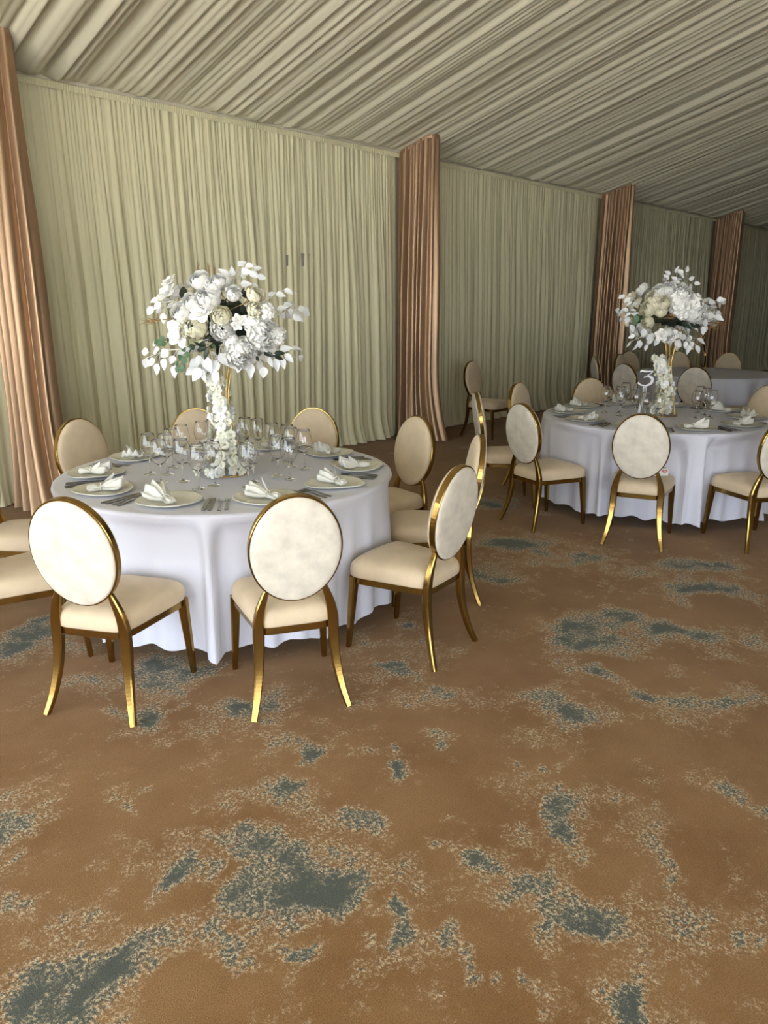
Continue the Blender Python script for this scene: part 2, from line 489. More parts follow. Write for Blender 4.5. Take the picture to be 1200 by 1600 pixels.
BAY = ['long cream wall drape behind the leafy bouquet table, between two copper drapes',
       'cream wall drape with a single chair standing against it',
       'cream wall drape behind the farthest table with grey shade on it',
       'cream wall drape past the last copper drape in the dim end of the hall']
bay_drape(FINS[0] + 0.14, FINS[1] - 0.006, 101, 0.02, 'cream wall drape pooling on the carpet on the window side of the copper drape')
bay_drape(FINS[1] + 0.14, FINS[2] - 0.006, 202, 0.009, BAY[0])
bay_drape(FINS[2] + 0.14, FINS[3] - 0.006, 303, 0.010, BAY[1])
bay_drape(FINS[3] + 0.14, FINS[4] - 0.006, 404, 0.014, BAY[2])
bay_drape(FINS[4] + 0.14, FINS[5] - 0.006, 505, 0.018, BAY[3])

def waves(s, seed, lam):
    ph = s / lam + 0.9 * noise1(s / lam * 0.4, seed)
    return (0.5 - 0.5 * np.cos(2 * PI * ph)) ** 0.85 * (0.55 + 0.6 * noise1(s / lam * 0.9, seed + 2))
def fin_drape(xf, seed, label, depth=0.50, wide=0.11, step=0.0042):
    """copper satin drape wrapped round a tent leg that stands out from the wall"""
    y1, y0 = WALL_Y, WALL_Y - depth
    r = 0.035
    pts = [(xf, y1)]
    pts += [(xf, y0 + r)] + [(xf + r - r * math.cos(a), y0 + r - r * math.sin(a)) for a in (PI / 8, PI / 4, 3 * PI / 8)] + [(xf + r, y0)]
    pts += [(xf + wide - r, y0)] + [(xf + wide - r + r * math.sin(a), y0 + r - r * math.cos(a)) for a in (PI / 8, PI / 4, 3 * PI / 8)] + [(xf + wide, y0 + r)]
    pts += [(xf + wide, y1)]
    P = np.array(pts); seg = np.hypot(*np.diff(P, axis=0).T); cum = np.concatenate([[0], np.cumsum(seg)])
    s = np.arange(0, cum[-1], step)
    px = np.interp(s, cum, P[:, 0]); py = np.interp(s, cum, P[:, 1])
    tx = np.gradient(px); ty = np.gradient(py)
    k = np.ones(9) / 9
    tx = np.convolve(np.pad(tx, 4, mode='edge'), k, 'valid'); ty = np.convolve(np.pad(ty, 4, mode='edge'), k, 'valid')
    ln = np.hypot(tx, ty); nx, ny = ty / ln, -tx / ln       # outward: towards -X on the first side
    eg = np.clip((np.minimum(s, cum[-1] - s) - 0.01) / 0.14, 0, 1); edge = eg * eg * (3 - 2 * eg)
    zs = np.concatenate([np.linspace(0, 0.35, 8), np.linspace(0.5, 2.5, 16), np.linspace(2.62, WALL_Z + 0.005, 14)])
    ztop = WALL_Z + SLOPE * (WALL_Y - py) - 0.012
    v = []
    for q in zs:
        t = q / zs[-1]
        kk = min(t / 0.5, 1); kk = kk * kk * (3 - 2 * kk)
        fl = max(0.0, (t - 0.72) / 0.28) ** 2
        fine = folds(s, seed, 0.030); mid = waves(s + 0.02 * t, seed + 5, 0.070); big = waves(s + 0.05 * t, seed + 9, 0.16)
        d = (0.050 + 0.025 * kk) * mid + (0.010 + 0.030 * kk) * big + 0.005 * (1 - kk) * fine + fl * 0.06 * big
        d = d * edge
        # the free edge kicks out at the floor
        front = np.clip((WALL_Y - py) / depth, 0, 1) ** 2
        ox = nx * d; oy = ny * d - fl * front * 0.16
        zz = (ztop) * (1 - t) + 0.008 * t
        v += [(float(a), float(b_), float(c)) for a, b_, c in zip(px + ox, py + oy, zz)]
    o = link('copper_curtain', mesh('copper_curtain', v, [tuple(reversed(f)) for f in grid_faces(len(s), len(zs))], 'copper'))
    tag(o, label, 'curtain', 'copper satin drapes')
    # gathered heading band
    v = []
    zt = [0.0, 0.012, 0.03, 0.05]
    for j, q in enumerate(zt):
        d = (0.030 + 0.008 * np.abs(np.sin(PI * s / 0.017)) * [0.4, 1, 1, 0.5][j]) * (0.05 + 0.95 * edge)
        v += [(float(a), float(b_), float(c)) for a, b_, c in zip(px + nx * d, py + ny * d, ztop + 0.004 - q)]
    link('heading_tape', mesh('heading_tape', v, [tuple(reversed(f)) for f in grid_faces(len(s), len(zt))], 'copper'), o)
    g_ = Geo().box(xf + 0.025, xf + wide - 0.025, y0 + 0.03, y1, 0, WALL_Z + 0.03)
    link('leg_core', g_.mesh('leg_core', 'wood', False), o)
fin_drape(FINS[0], 61, 'copper satin drape nearest the open window end of the hall', step=0.012)
fin_drape(FINS[1], 71, 'copper satin drape pooling on the carpet beside the leafy bouquet table')
fin_drape(FINS[2], 81, 'copper satin drape flaring at the floor near the chair against the wall')
fin_drape(FINS[3], 91, 'copper satin drape behind the chairs of the far shaded table', step=0.008)
fin_drape(FINS[4], 95, 'last copper satin drape, at the dim end of the hall', step=0.01)
fin_drape(FINS[5], 97, 'copper satin drape beyond the dim end bay', step=0.014)

# wall plates that show in the valleys of the long drape
for (px, py, wd, ht) in ((454, 407, 0.10, 0.11), (479, 406, 0.12, 0.13)):
    r = ray(px, py); P = CPOS + r * ((WALL_Y - 0.02) / r.y)
    g = Geo().box(P.x - wd / 2, P.x + wd / 2, WALL_Y - 0.004, WALL_Y + 0.1, P.z - ht / 2, P.z + ht / 2)
    o = link('wall_plate', g.mesh('wall_plate', 'grey', False))
    tag(o, 'small grey wall plate showing through the folds of the long cream drape', 'wall plate', 'wall plates')
P = on_z(624, 678, 0.03)
g = Geo().box(-0.05, 0.05, -0.04, 0.04, 0, 0.012); g.box(-0.03, 0.03, -0.025, 0.025, 0.012, 0.05); g.add(*tube([(0, 0, 0.04), (0, 0, 0.085)], 0.012, 10))
o = link('cable_plug', g.mesh('cable_plug', 'black', False), None, (6.98, 6.40, 0.0))
tag(o, 'small black plug on the carpet at the base of a copper drape', 'plug')

# ------------------------------------------------------------------ chair
def outline(theta, wf, wr, yf, yr, p=3.4):
    """rounded trapezoid, wider at the front"""
    c, s_ = math.cos(theta), math.sin(theta)
    rr = (abs(c) ** p + abs(s_) ** p) ** (-1 / p)
    x, y = c * rr, s_ * rr
    t = (y + 1) / 2
    wdt = wr + (wf - wr) * t
    return x * wdt, yr + (yf - yr) * t + 0.018 * (1 - x * x) * (1 if y > 0 else 0) * max(y, 0)
def make_chair_meshes():
    C = {}
    K = 72
    # cushion
    rings = [(0.94, 0.378), (0.985, 0.3785), (0.995, 0.385), (1.0, 0.400), (0.998, 0.416), (0.985, 0.430), (0.955, 0.443), (0.89, 0.456), (0.75, 0.468), (0.5, 0.476), (0.25, 0.480)]
    v = []
    for (k, z) in rings:
        for i in range(K):
            x, y = outline(2 * PI * i / K, 0.230, 0.166, 0.243, -0.203, 7.0)
            yc = 0.02
            v.append((x * k, yc + (y - yc) * k, z))
    f = grid_faces(K, len(rings), wrap_u=True)
    f.append(tuple(reversed(range(K)))); n = len(v); v.append((0, 0.02, 0.4815))
    f += [((len(rings) - 1) * K + i, (len(rings) - 1) * K + (i + 1) % K, n) for i in range(K)]
    C['seat'] = mesh('seat', v, f, 'velvet_seat')
    # gold seat rail
    path = [Vector((*outline(2 * PI * i / K, 0.212, 0.150, 0.226, -0.188, 9.0), 0.361)) for i in range(K)]
    v, f = sweep(path, (0.034, 0.016), Vector((0, 0, 1)), 0.15, closed=True)
    C['seat_frame'] = mesh('seat_frame', v, f, 'gold', False)
    for sx, nm in ((-1, 'front_leg_l'), (1, 'front_leg_r')):
        path = [Vector((sx * (0.200 + 0.016 * t), 0.205 + 0.028 * t, 0.378 - 0.378 * t)) for t in (0, 0.2, 0.4, 0.6, 0.8, 1)]
        sz = lerp_list([(0.046, 0.040), (0.036, 0.032), (0.024, 0.022)], 6)
        C[nm] = mesh('front_leg', *sweep(path, sz), 'gold', False)
    for sx, nm in ((-1, 'rear_leg_l'), (1, 'rear_leg_r')):
        keys = [(0.117, -0.202, 0.548), (0.128, -0.200, 0.520), (0.146, -0.194, 0.462), (0.156, -0.189, 0.400), (0.158, -0.188, 0.340), (0.160, -0.192, 0.27), (0.167, -0.206, 0.18), (0.183, -0.232, 0.08), (0.203, -0.262, 0.0)]
        path = catmull([(sx * a, b_, c) for a, b_, c in keys], 6)
        sz = lerp_list([(0.018, 0.022), (0.028, 0.025), (0.038, 0.029), (0.046, 0.032), (0.047, 0.034), (0.043, 0.034), (0.037, 0.030), (0.031, 0.026), (0.025, 0.022)], len(path))
        C[nm] = mesh('rear_leg', *sweep(path, sz), 'gold', False)
    # oval back, built upright around its centre then leaned
    a, b_ = 0.186, 0.228
    lean = Matrix.Translation((0, -0.232, 0.722)) @ Matrix.Rotation(math.radians(8.5), 4, 'X')
    KK = 80
    path = [Vector((a * math.cos(2 * PI * i / KK), 0, b_ * math.sin(2 * PI * i / KK))) for i in range(KK)]
    v, f = sweep(path, (0.030, 0.012), Vector((0, 1, 0)), 0.2, closed=True)
    C['back_frame'] = mesh('back_frame', [lean @ Vector(q) for q in v], f, 'gold', False)
    def pad(sign, bulge, y0, mat, nm):
        rr = [(0.978, 0.0), (0.992, 0.10), (0.992, 0.28), (0.975, 0.46), (0.935, 0.64), (0.86, 0.80), (0.70, 0.91), (0.45, 0.975), (0.2, 0.995)]
        v = []
        for (k, h) in rr:
            for i in range(KK):
                t = 2 * PI * i / KK
                v.append(lean @ Vector((a * k * math.cos(t), sign * (y0 + bulge * h), b_ * k * math.sin(t))))
        f = grid_faces(KK, len(rr), wrap_u=True)
        n = len(v); v.append(lean @ Vector((0, sign * (y0 + bulge), 0)))
        f += [((len(rr) - 1) * KK + i, (len(rr) - 1) * KK + (i + 1) % KK, n) for i in range(KK)]
        if sign > 0: f = [tuple(reversed(q)) for q in f]
        return mesh(nm, v, [tuple(reversed(q)) for q in f] if False else f, mat)
    C['backrest'] = pad(1, 0.034, 0.012, 'velvet_seat', 'backrest')
    C['outer_back'] = pad(-1, 0.020, 0.012, 'velvet_back', 'outer_back')
    return C
CH = make_chair_meshes()
CHAIRS = []
def chair(x, y, heading, label, group):
    """x, y: point on the floor under the seat centre; heading: where the sitter looks, degrees"""
    CHAIRS.append((x, y, math.radians(heading)))
    t = empty('banquet_chair', (x, y, 0), math.radians(heading - 90))
    for nm, key in (('seat', 'seat'), ('seat_frame', 'seat_frame'), ('backrest', 'backrest'), ('outer_back', 'outer_back'), ('back_frame', 'back_frame'),
                    ('leg', 'front_leg_l'), ('leg', 'front_leg_r'), ('leg', 'rear_leg_l'), ('leg', 'rear_leg_r')):
        link(nm, CH[key], t)
    return tag(t, label, 'chair', group)
def chair_back(bx, by, heading, label, group):
    """position given by the top of the oval back"""
    h = math.radians(heading)
    return chair(bx + 0.262 * math.cos(h), by + 0.262 * math.sin(h), heading, label, group)

T1 = Vector((2.36, 3.46)); T2 = Vector((6.08, 2.68)); T3 = Vector((10.56, 3.98))
def to(bx, by, T, tw=0.0):
    return math.degrees(math.atan2(T.y - by, T.x - bx)) + tw
CB = 'cream oval-back gold chair '
OPEN1 = CB + 'with ivory back towards open carpet, at leafy bouquet table'
GO1 = 'chairs on the open side of the leafy bouquet table'
chair_back(1.150, 2.785, 30, CB + 'at leafy bouquet table, seat showing clear beside the tablecloth', None)
chair_back(1.795, 2.190, 62, CB + 'with ivory back square to open carpet, at leafy bouquet table', None)
chair_back(2.665, 2.060, 99, CB + 'at leafy bouquet table, turned edgewise beside the aisle chairs', None)
L_ = CB + 'at leafy bouquet table, standing between the two laid tables'; G_ = 'chairs between the two laid tables'
chair_back(3.405, 2.495, 134, L_, G_)
chair_back(3.715, 3.235, to(3.715, 3.235, T1), L_, G_)
L_ = CB + 'between the leafy bouquet table and the long cream wall drape'; G_ = 'chairs on the drape side of the leafy bouquet table'
chair_back(3.51, 4.04, to(3.51, 4.04, T1), L_, G_)
chair_back(2.90, 4.62, to(2.90, 4.62, T1), L_, G_)
chair_back(2.10, 4.75, to(2.10, 4.75, T1), L_, G_)
L_ = CB + 'at leafy bouquet table, on the side facing the open windows'; G_ = 'chairs on the window side of the leafy bouquet table'
chair_back(1.33, 4.40, to(1.33, 4.40, T1), L_, G_)
chair_back(0.96, 3.62, to(0.96, 3.62, T1), L_, G_)

CHAIR_M = chair_back(4.847, 2.215, 19, CB + 'with a small white box on its seat, at table number 3', None)
chair_back(4.742, 3.115, -17, CB + 'angled away from table number 3, seat beside its tablecloth', None)
L_ = CB + 'in the aisle between table number 3 and the wall drape'; G_ = 'aisle chairs of table number 3'
chair_back(5.09, 3.80, -46, L_, G_)
chair_back(5.99, 3.99, -84, L_, G_)
chair_back(6.92, 3.75, to(6.92, 3.75, T2), CB + 'tucked at table number 3, its back towards the copper drape', None)
chair_back(7.42, 2.20, 165, CB + 'tucked at table number 3 behind the folded napkins', None)
chair_back(5.44, 1.46, 54, CB + 'at table number 3, beige seat turned along the cloth', None)
chair_back(7.94, 6.02, -86, CB + 'standing alone against the cream wall drape', None)
L_ = CB + 'at the far table, between it and table number 3'; G_ = 'near-side chairs of the far table'
chair_back(9.01, 3.53, to(9.01, 3.53, T3), L_, G_)
chair_back(8.90, 4.37, to(8.90, 4.37, T3), L_, G_)
chair_back(9.60, 2.80, 110, L_, G_)
L_ = CB + 'at the far table, on the drape side of it'; G_ = 'drape-side chairs of the far table'
chair_back(9.83, 5.28, -46, L_, G_)
chair_back(10.58, 5.28, to(10.58, 5.28, T3), L_, G_)
chair_back(11.34, 5.52, to(11.34, 5.52, T3), L_, G_)
chair_back(11.85, 4.94, to(11.85, 4.94, T3), L_, G_)
chair_back(12.02, 4.22, to(12.02, 4.22, T3), L_, G_)
chair_back(14.9, 5.75, -60, CB + 'standing apart by the last copper drape', None)

# ------------------------------------------------------------------ tables and cloths
TZ = 0.76
def table(T, seed, cloth_label, table_label):
    t = empty('round_table', (T.x, T.y, 0))
    v, f = lathe([(0.02, TZ - 0.030), (0.895, TZ - 0.030), (0.900, TZ - 0.024), (0.900, TZ - 0.010), (0.895, TZ - 0.004), (0.02, TZ - 0.004)], 64, True, True)
    link('tabletop', mesh('tabletop', v, f, 'wood'), t)
    for k in range(4):
        a = PI / 4 + k * PI / 2
        link('leg', mesh('leg', *tube([(0.55 * math.cos(a), 0.55 * math.sin(a), TZ - 0.03), (0.62 * math.cos(a), 0.62 * math.sin(a), 0.0)], 0.018, 10), 'steel'), t)
    tag(t, table_label, 'table', 'round tables')
    R = 0.905; n = 420
    th = np.linspace(0, 2 * PI, n, endpoint=False)
    def per(fr, sd):   # smooth noise that closes on itself
        r = np.random.default_rng(sd); o = np.zeros(n)
        for k in fr: o += r.uniform(0.5, 1) * np.sin(k * th + r.uniform(0, 6.28))
        return o / math.sqrt(len(fr))
    ph = per((2, 3, 5), seed) * 0.9
    fold = 0.5 + 0.5 * np.sin(22 * th + 1.8 * ph)
    fold = fold ** 1.15 * (0.55 + 0.45 * (0.5 + 0.5 * per((3, 4, 7), seed + 1)).clip(0, 1))
    fold2 = 0.5 + 0.5 * np.sin(37 * th + 2.2 * per((3, 5), seed + 2))
    foldh = (0.5 + 0.5 * np.sin(34 * th + 2.4 * per((2, 3, 5, 7), seed + 3))) ** 1.3 * (0.5 + 0.5 * (0.5 + per((4, 6, 9), seed + 4)).clip(0, 1))
    v = []; rows = []
    for k in (0.02, 0.25, 0.5, 0.75, 0.9, 0.97, 0.99):
        rows.append((R * k + 0 * th, TZ + 0 * th))
    rows.append((R * 0.998 + 0 * th, TZ - 0.001 + 0 * th)); rows.append((R + 0.006 + 0 * th, TZ - 0.006 + 0 * th)); rows.append((R + 0.010 + 0 * th, TZ - 0.018 + 0 * th))
    for q in np.linspace(0.06, 1, 22):
        e = q ** 0.9
        r = R + 0.012 + e * (0.085 * fold - 0.030) + 0.016 * e * fold2 * (1 - q * 0.5) + 0.012 * q
        r = np.maximum(r, R + 0.008 - 0.06 * e)
        zz = TZ - 0.018 - (TZ - 0.018 - 0.055 - 0.03 * (1 - fold)) * q
        # seats pushed under the rim press the cloth in
        for (hx, hy, hd) in CHAIRS:
            if (hx - T.x) ** 2 + (hy - T.y) ** 2 > 2.2: continue
            c_, s_ = math.cos(hd), math.sin(hd)
            wgt = np.clip((0.74 - zz) / 0.28, 0, 1)
            for _ in range(11):
                wx, wy = T.x + r * np.cos(th) - hx, T.y + r * np.sin(th) - hy
                ly = wx * c_ + wy * s_; lx = wx * s_ - wy * c_
                inside = np.clip((0.286 - ly) / 0.03, 0, 1) * np.clip((0.30 - np.abs(lx)) / 0.07, 0, 1)
                r = r - wgt * inside * 0.03
        r = r + 0.030 * e * (foldh - 0.5)
        rows.append((r, zz))
    for r, z in rows:
        v += [(float(a * math.cos(t_)), float(a * math.sin(t_)), float(c)) for a, c, t_ in zip(r, z, th)]
    f = [tuple(reversed(q)) for q in grid_faces(n, len(rows), wrap_u=True)]
    f.append(tuple(range(n)))
    o = link('tablecloth', mesh('tablecloth', v, f, 'cloth'), None, (T.x, T.y, 0.001))
    tag(o, cloth_label, 'tablecloth', 'white round tablecloths')
table(T1, 5, 'white cloth on the round table with the green-sprigged leafy bouquet', 'round folding table hidden under the cloth below the green-sprigged bouquet')
table(T2, 15, 'white cloth on the round table carrying the number 3', 'round folding table hidden under the cloth of table number 3')
table(T3, 25, 'shaded white cloth on the far round table behind table number 3', 'round folding table hidden under the far shaded cloth')

# ------------------------------------------------------------------ tableware meshes
TOP = TZ + 0.0018
def plate_mesh(seed):
    r = np.random.default_rng(seed); K = 56
    ph = r.uniform(0, 6.28, 3)
    prof = [(0.02, 0.004), (0.60, 0.004), (0.66, 0.006), (0.80, 0.013), (0.95, 0.019), (1.0, 0.021), (1.008, 0.019), (0.985, 0.0145), (0.80, 0.0075), (0.62, 0.0), (0.02, 0.0)]
    v = []
    for (k, z) in prof:
        for i in range(K):
            a = 2 * PI * i / K
            rr = 0.150 * (1 + 0.045 * math.cos(3 * a + ph[0]) + 0.03 * math.cos(2 * a + ph[1]) + 0.012 * math.cos(5 * a + ph[2]))
            zz = z + (0.003 * math.cos(2 * a + ph[2]) if k > 0.7 and z > 0.006 else 0)
            v.append((rr * k * math.cos(a), rr * k * math.sin(a), zz))
    f = [tuple(reversed(q)) for q in grid_faces(K, len(prof), wrap_u=True)]
    f.append(tuple(range(K))); f.append(tuple(reversed(range((len(prof) - 1) * K, len(prof) * K))))
    return mesh('plate', v, f, 'plate')
PLATES = [plate_mesh(s) for s in (1, 2, 3)]
def rim_mesh():
    K = 56
    v, f = tube([(0.151 * math.cos(2 * PI * i / K), 0.151 * math.sin(2 * PI * i / K), 0.0215) for i in range(K)], 0.0016, 5, True)
    return mesh('rim', v, f, 'plate_rim')
def round_plate_mesh():
    prof = [(0.003, 0.004), (0.09, 0.004), (0.10, 0.006), (0.125, 0.014), (0.150, 0.020), (0.1515, 0.0205), (0.150, 0.018), (0.12, 0.009), (0.095, 0.0), (0.003, 0.0)]
    v, f = lathe(prof, 56, True, True)
    f = [tuple(reversed(q)) for q in f]
    return mesh('plate', v, f, 'plate')
RPLATE, RRIM = round_plate_mesh(), rim_mesh()

def napkin_mesh(seed):
    """napkin pulled through a ring: a pleated fan on one side, a short tail on the other"""
    r = random.Random(seed)
    nu, nv = 29, 15
    v = []
    lift = r.uniform(0.035, 0.060); wide = r.uniform(0.045, 0.062); tail = r.uniform(0.018, 0.028)
    for j in range(nv):
        s = -1 + 2 * j / (nv - 1)
        for i in range(nu):
            c = -1 + 2 * i / (nu - 1)
            if s < -0.15:
                q = (-0.15 - s) / 0.85; W = 0.011 + (tail) * math.sin(min(q * 1.25, 1) * PI / 2) * (1 - 0.45 * q * q)
                zc = 0.014 + 0.008 * math.sin(q * PI); amp = 0.004 + 0.004 * q; x = -0.012 - 0.065 * q * (1 - 0.15 * c * c)
            else:
                q = (s + 0.15) / 1.15; W = 0.011 + wide * q ** 0.9
                zc = 0.016 + lift * math.sin(min(q * 1.2, 1.0) * PI / 2) * (0.55 + 0.45 * (1 - c * c)) - 0.012 * q * q
                amp = 0.004 + 0.010 * q; x = -0.012 + 0.105 * q * (1 - 0.22 * c * c) 
            z = zc + amp * math.sin(c * PI * 3.5 + seed) + 0.003 * math.sin(7 * c + 5 * s + seed)
            y = c * W
            sag = 0.010 + abs(c) * 0.0
            v.append((x, y, max(z - 0.012 * c * c * (1 if s > 0 else 0.2), 0.0045 + 0.001 * math.sin(9 * c))))
    f = grid_faces(nu, nv)
    # lower layer so that it reads as a folded body
    n = len(v)
    v += [(x, y * 0.96, 0.003 + 0.25 * (z - 0.004)) for x, y, z in v]
    f += [tuple(i + n for i in reversed(q)) for q in grid_faces(nu, nv)]
    for i in range(nu - 1):
        f.append((i + 1, i, n + i, n + i + 1)); a = (nv - 1) * nu
        f.append((a + i, a + i + 1, n + a + i + 1, n + a + i))
    for j in range(nv - 1):
        a = j * nu; b_ = a + nu
        f.append((a, b_, n + b_, n + a)); a += nu - 1; b_ += nu - 1
        f.append((b_, a, n + a, n + b_))
    # raised corner of the fan
    k = len(v)
    hgt = r.uniform(0.06, 0.085); sd = r.choice((-1, 1))
    m_, p_ = 7, 5
    for j in range(m_):
        q = j / (m_ - 1)
        for i in range(p_):
            c = -1 + 2 * i / (p_ - 1)
            wv = 0.020 * math.sin(PI * min(q * 0.9 + 0.12, 1)) 
            v.append((-0.004 + 0.055 * q + c * wv * 0.8, sd * 0.012 + sd * 0.028 * q + c * wv * 0.5 * sd, 0.018 + hgt * q ** 0.8 * 0.8 + 0.006 * math.cos(c * 2)))
    f += [tuple(i + k for i in q) for q in grid_faces(p_, m_)]
    v = [(x, y, z + max(0.0, math.hypot(x, y) - 0.066) * 0.40) for x, y, z in v]
    return mesh('napkin', v, f, 'napkin')
NAPKINS = [napkin_mesh(s) for s in (1, 2, 3, 4)]
def ring_mesh():
    gg = Geo(); sph = bmesh.new(); bmesh.ops.create_icosphere(sph, subdivisions=1, radius=0.0034)
    sv = [tuple(q.co) for q in sph.verts]; sf = [tuple(q.index for q in p.verts) for p in sph.faces]; sph.free()
    for i in range(18):
        a = 2 * PI * i / 18
        gg.add(sv, sf, Matrix.Translation((-0.012, 0.0185 * math.cos(a), 0.0205 + 0.0165 * math.sin(a))))
    return gg.mesh('napkin_ring', 'pearl')
RING = ring_mesh()

def glass_mesh():
    outer = [(0.0365, 0.0), (0.0365, 0.0012), (0.030, 0.0030), (0.015, 0.0055), (0.006, 0.010), (0.0038, 0.020), (0.0035, 0.055), (0.0040, 0.080), (0.0065, 0.089), (0.016, 0.0965),
             (0.030, 0.109), (0.0415, 0.128), (0.0465, 0.150), (0.0455, 0.172), (0.0410, 0.196), (0.0355, 0.218), (0.0340, 0.224)]
    inner = [(0.0336, 0.2244), (0.0333, 0.224), (0.0348, 0.218), (0.0403, 0.196), (0.0448, 0.172), (0.0458, 0.150), (0.0408, 0.1283), (0.0295, 0.1098), (0.0155, 0.0975), (0.0005, 0.0935)]
    v, f = lathe(outer + inner, 36, True, True)
    return mesh('wine_glass', v, f, 'glass')
GLASS = glass_mesh()

def bar_profile(keys, thick):
    """flat utensil along +Y: keys (y, half width, z)"""
    v = []; n = len(keys)
    for (y, hw, z) in keys:
        v += [(-hw, y, z), (hw, y, z), (hw, y, z + thick), (-hw, y, z + thick)]
    f = grid_faces(4, n, wrap_u=True)
    f.append((3, 2, 1, 0)); f.append(tuple(range((n - 1) * 4, n * 4)))
    return v, f
def fork_mesh():
    gg = Geo()
    gg.add(*bar_profile([(0, 0.006, 0), (0.01, 0.0095, 0), (0.05, 0.0075, 0.002), (0.10, 0.0040, 0.006), (0.135, 0.0042, 0.007), (0.15, 0.011, 0.004), (0.162, 0.0125, 0.002)], 0.0026))
    for k in range(4):
        x = -0.0108 + k * 0.0072
        v, f = bar_profile([(0.160, 0.0019, 0.002), (0.185, 0.0017, 0.001), (0.205, 0.0010, 0.004)], 0.002)
        gg.add([(a + x, b_, c) for a, b_, c in v], f)
    return gg.mesh('fork', 'steel', False)
def knife_mesh():
    gg = Geo()
    gg.add(*bar_profile([(0, 0.006, 0), (0.012, 0.0095, 0), (0.06, 0.0085, 0), (0.108, 0.0070, 0.0)], 0.0055))
    gg.add(*bar_profile([(0.105, 0.0070, 0.0015), (0.125, 0.0100, 0.0015), (0.185, 0.0105, 0.0015), (0.215, 0.0070, 0.0015), (0.228, 0.0015, 0.0015)], 0.0022))
    return gg.mesh('knife', 'steel', False)
FORK, KNIFE = fork_mesh(), knife_mesh()

def setting(T, n, phase, which, plates, where, grp, skip=(), utens=None):
    rnd = random.Random(int(T.x * 100))
    for k in range(n):
        if k in skip: continue
        a = math.radians(phase + k * 360 / n + rnd.uniform(-1.5, 1.5))
        rad = 0.715 + rnd.uniform(-0.012, 0.008)
        px, py = T.x + rad * math.cos(a), T.y + rad * math.sin(a)
        me = plates[k % len(plates)]
        o = link('plate', me, None, (px, py, TOP), (0, 0, rnd.uniform(0, 6.28)))
        if me is RPLATE: link('rim', RRIM, o)
        tag(o, ('round ivory plate with a thin silver rim on ' if me is RPLATE else 'ivory plate of uneven outline on ') + where, 'plate', 'plates on ' + grp)
        nk = link('napkin', NAPKINS[k % 4], None, (px + rnd.uniform(-.02, .02), py + rnd.uniform(-.02, .02), TOP + 0.0065), (0, 0, which(k, a, rnd)), 1.05)
        link('napkin_ring', RING, nk)
        tag(nk, 'white napkin in a beaded ring on a plate, ' + where, 'napkin', 'napkins on ' + grp)
    for k in range(n):
        if utens is not None and k not in utens: continue
        am = math.radians(phase + (k + 0.5) * 360 / n)
        ax, ay = T.x + 0.70 * math.cos(am), T.y + 0.70 * math.sin(am)
        for j in range(4):
            me, nm = ((KNIFE, 'knife'), (KNIFE, 'knife'), (FORK, 'fork'), (FORK, 'fork'))[j]
            sd = -1 if j < 2 else 1
            off = (-0.054, -0.026, 0.018, 0.050)[j]
            tw = math.radians(sd * 2 + rnd.uniform(-1, 1))
            # handle end towards the rim of the table
            rr = 0.845 + rnd.uniform(-0.008, 0.008)
            hx = T.x + rr * math.cos(am) - off * math.sin(am); hy = T.y + rr * math.sin(am) + off * math.cos(am)
            o = link(nm, me, None, (hx, hy, TOP), (0, 0, am + PI / 2 + tw))
            tag(o, 'dark steel table %s lying beside a plate on %s' % (nm, where), nm, nm + 's on ' + grp)
W1 = 'table with the green-sprigged bouquet'; W2 = 'table number 3'; W3 = 'the far table'
setting(T1, 10, 33.0, lambda k, a, r: a + PI + r.uniform(-1.3, 1.3), PLATES, W1, 'the leafy bouquet table')
setting(T2, 10, 12.0, lambda k, a, r: a + PI / 2 + r.uniform(-0.8, 0.8), [RPLATE], W2, 'table number 3')

def glasses(T, lst, where, grp):
    for (dx, dy) in lst:
        o = link('wine_glass', GLASS, None, (T.x + dx, T.y + dy, TOP))
        tag(o, 'clear long-stemmed wine glass standing on ' + where, 'wine glass', 'wine glasses on ' + grp)
glasses(T1, [(-0.341, 0.240), (-0.402, 0.025), (-0.276, 0.171), (-0.166, 0.299), (-0.314, -0.045), (-0.348, -0.246), (-0.250, -0.239), (-0.144, -0.384), (-0.062, -0.318),
             (0.356, 0.051), (0.113, -0.304), (0.101, -0.414), (0.324, -0.163), (0.329, -0.269), (0.100, 0.400), (0.190, 0.420), (0.380, 0.350), (0.400, 0.250), (-0.05, 0.38), (0.38, -0.06)],
        W1, 'the leafy bouquet table')
glasses(T2, [(-0.10, 0.40), (-0.02, 0.31), (0.30, 0.42), (-0.20, 0.21), (0.36, 0.33), (-0.16, 0.10), (-0.34, -0.07), (-0.26, -0.14), (0.10, -0.30), (0.34, -0.28), (0.22, -0.37), (0.44, -0.19), (0.43, 0.13)],
        W2, 'table number 3')

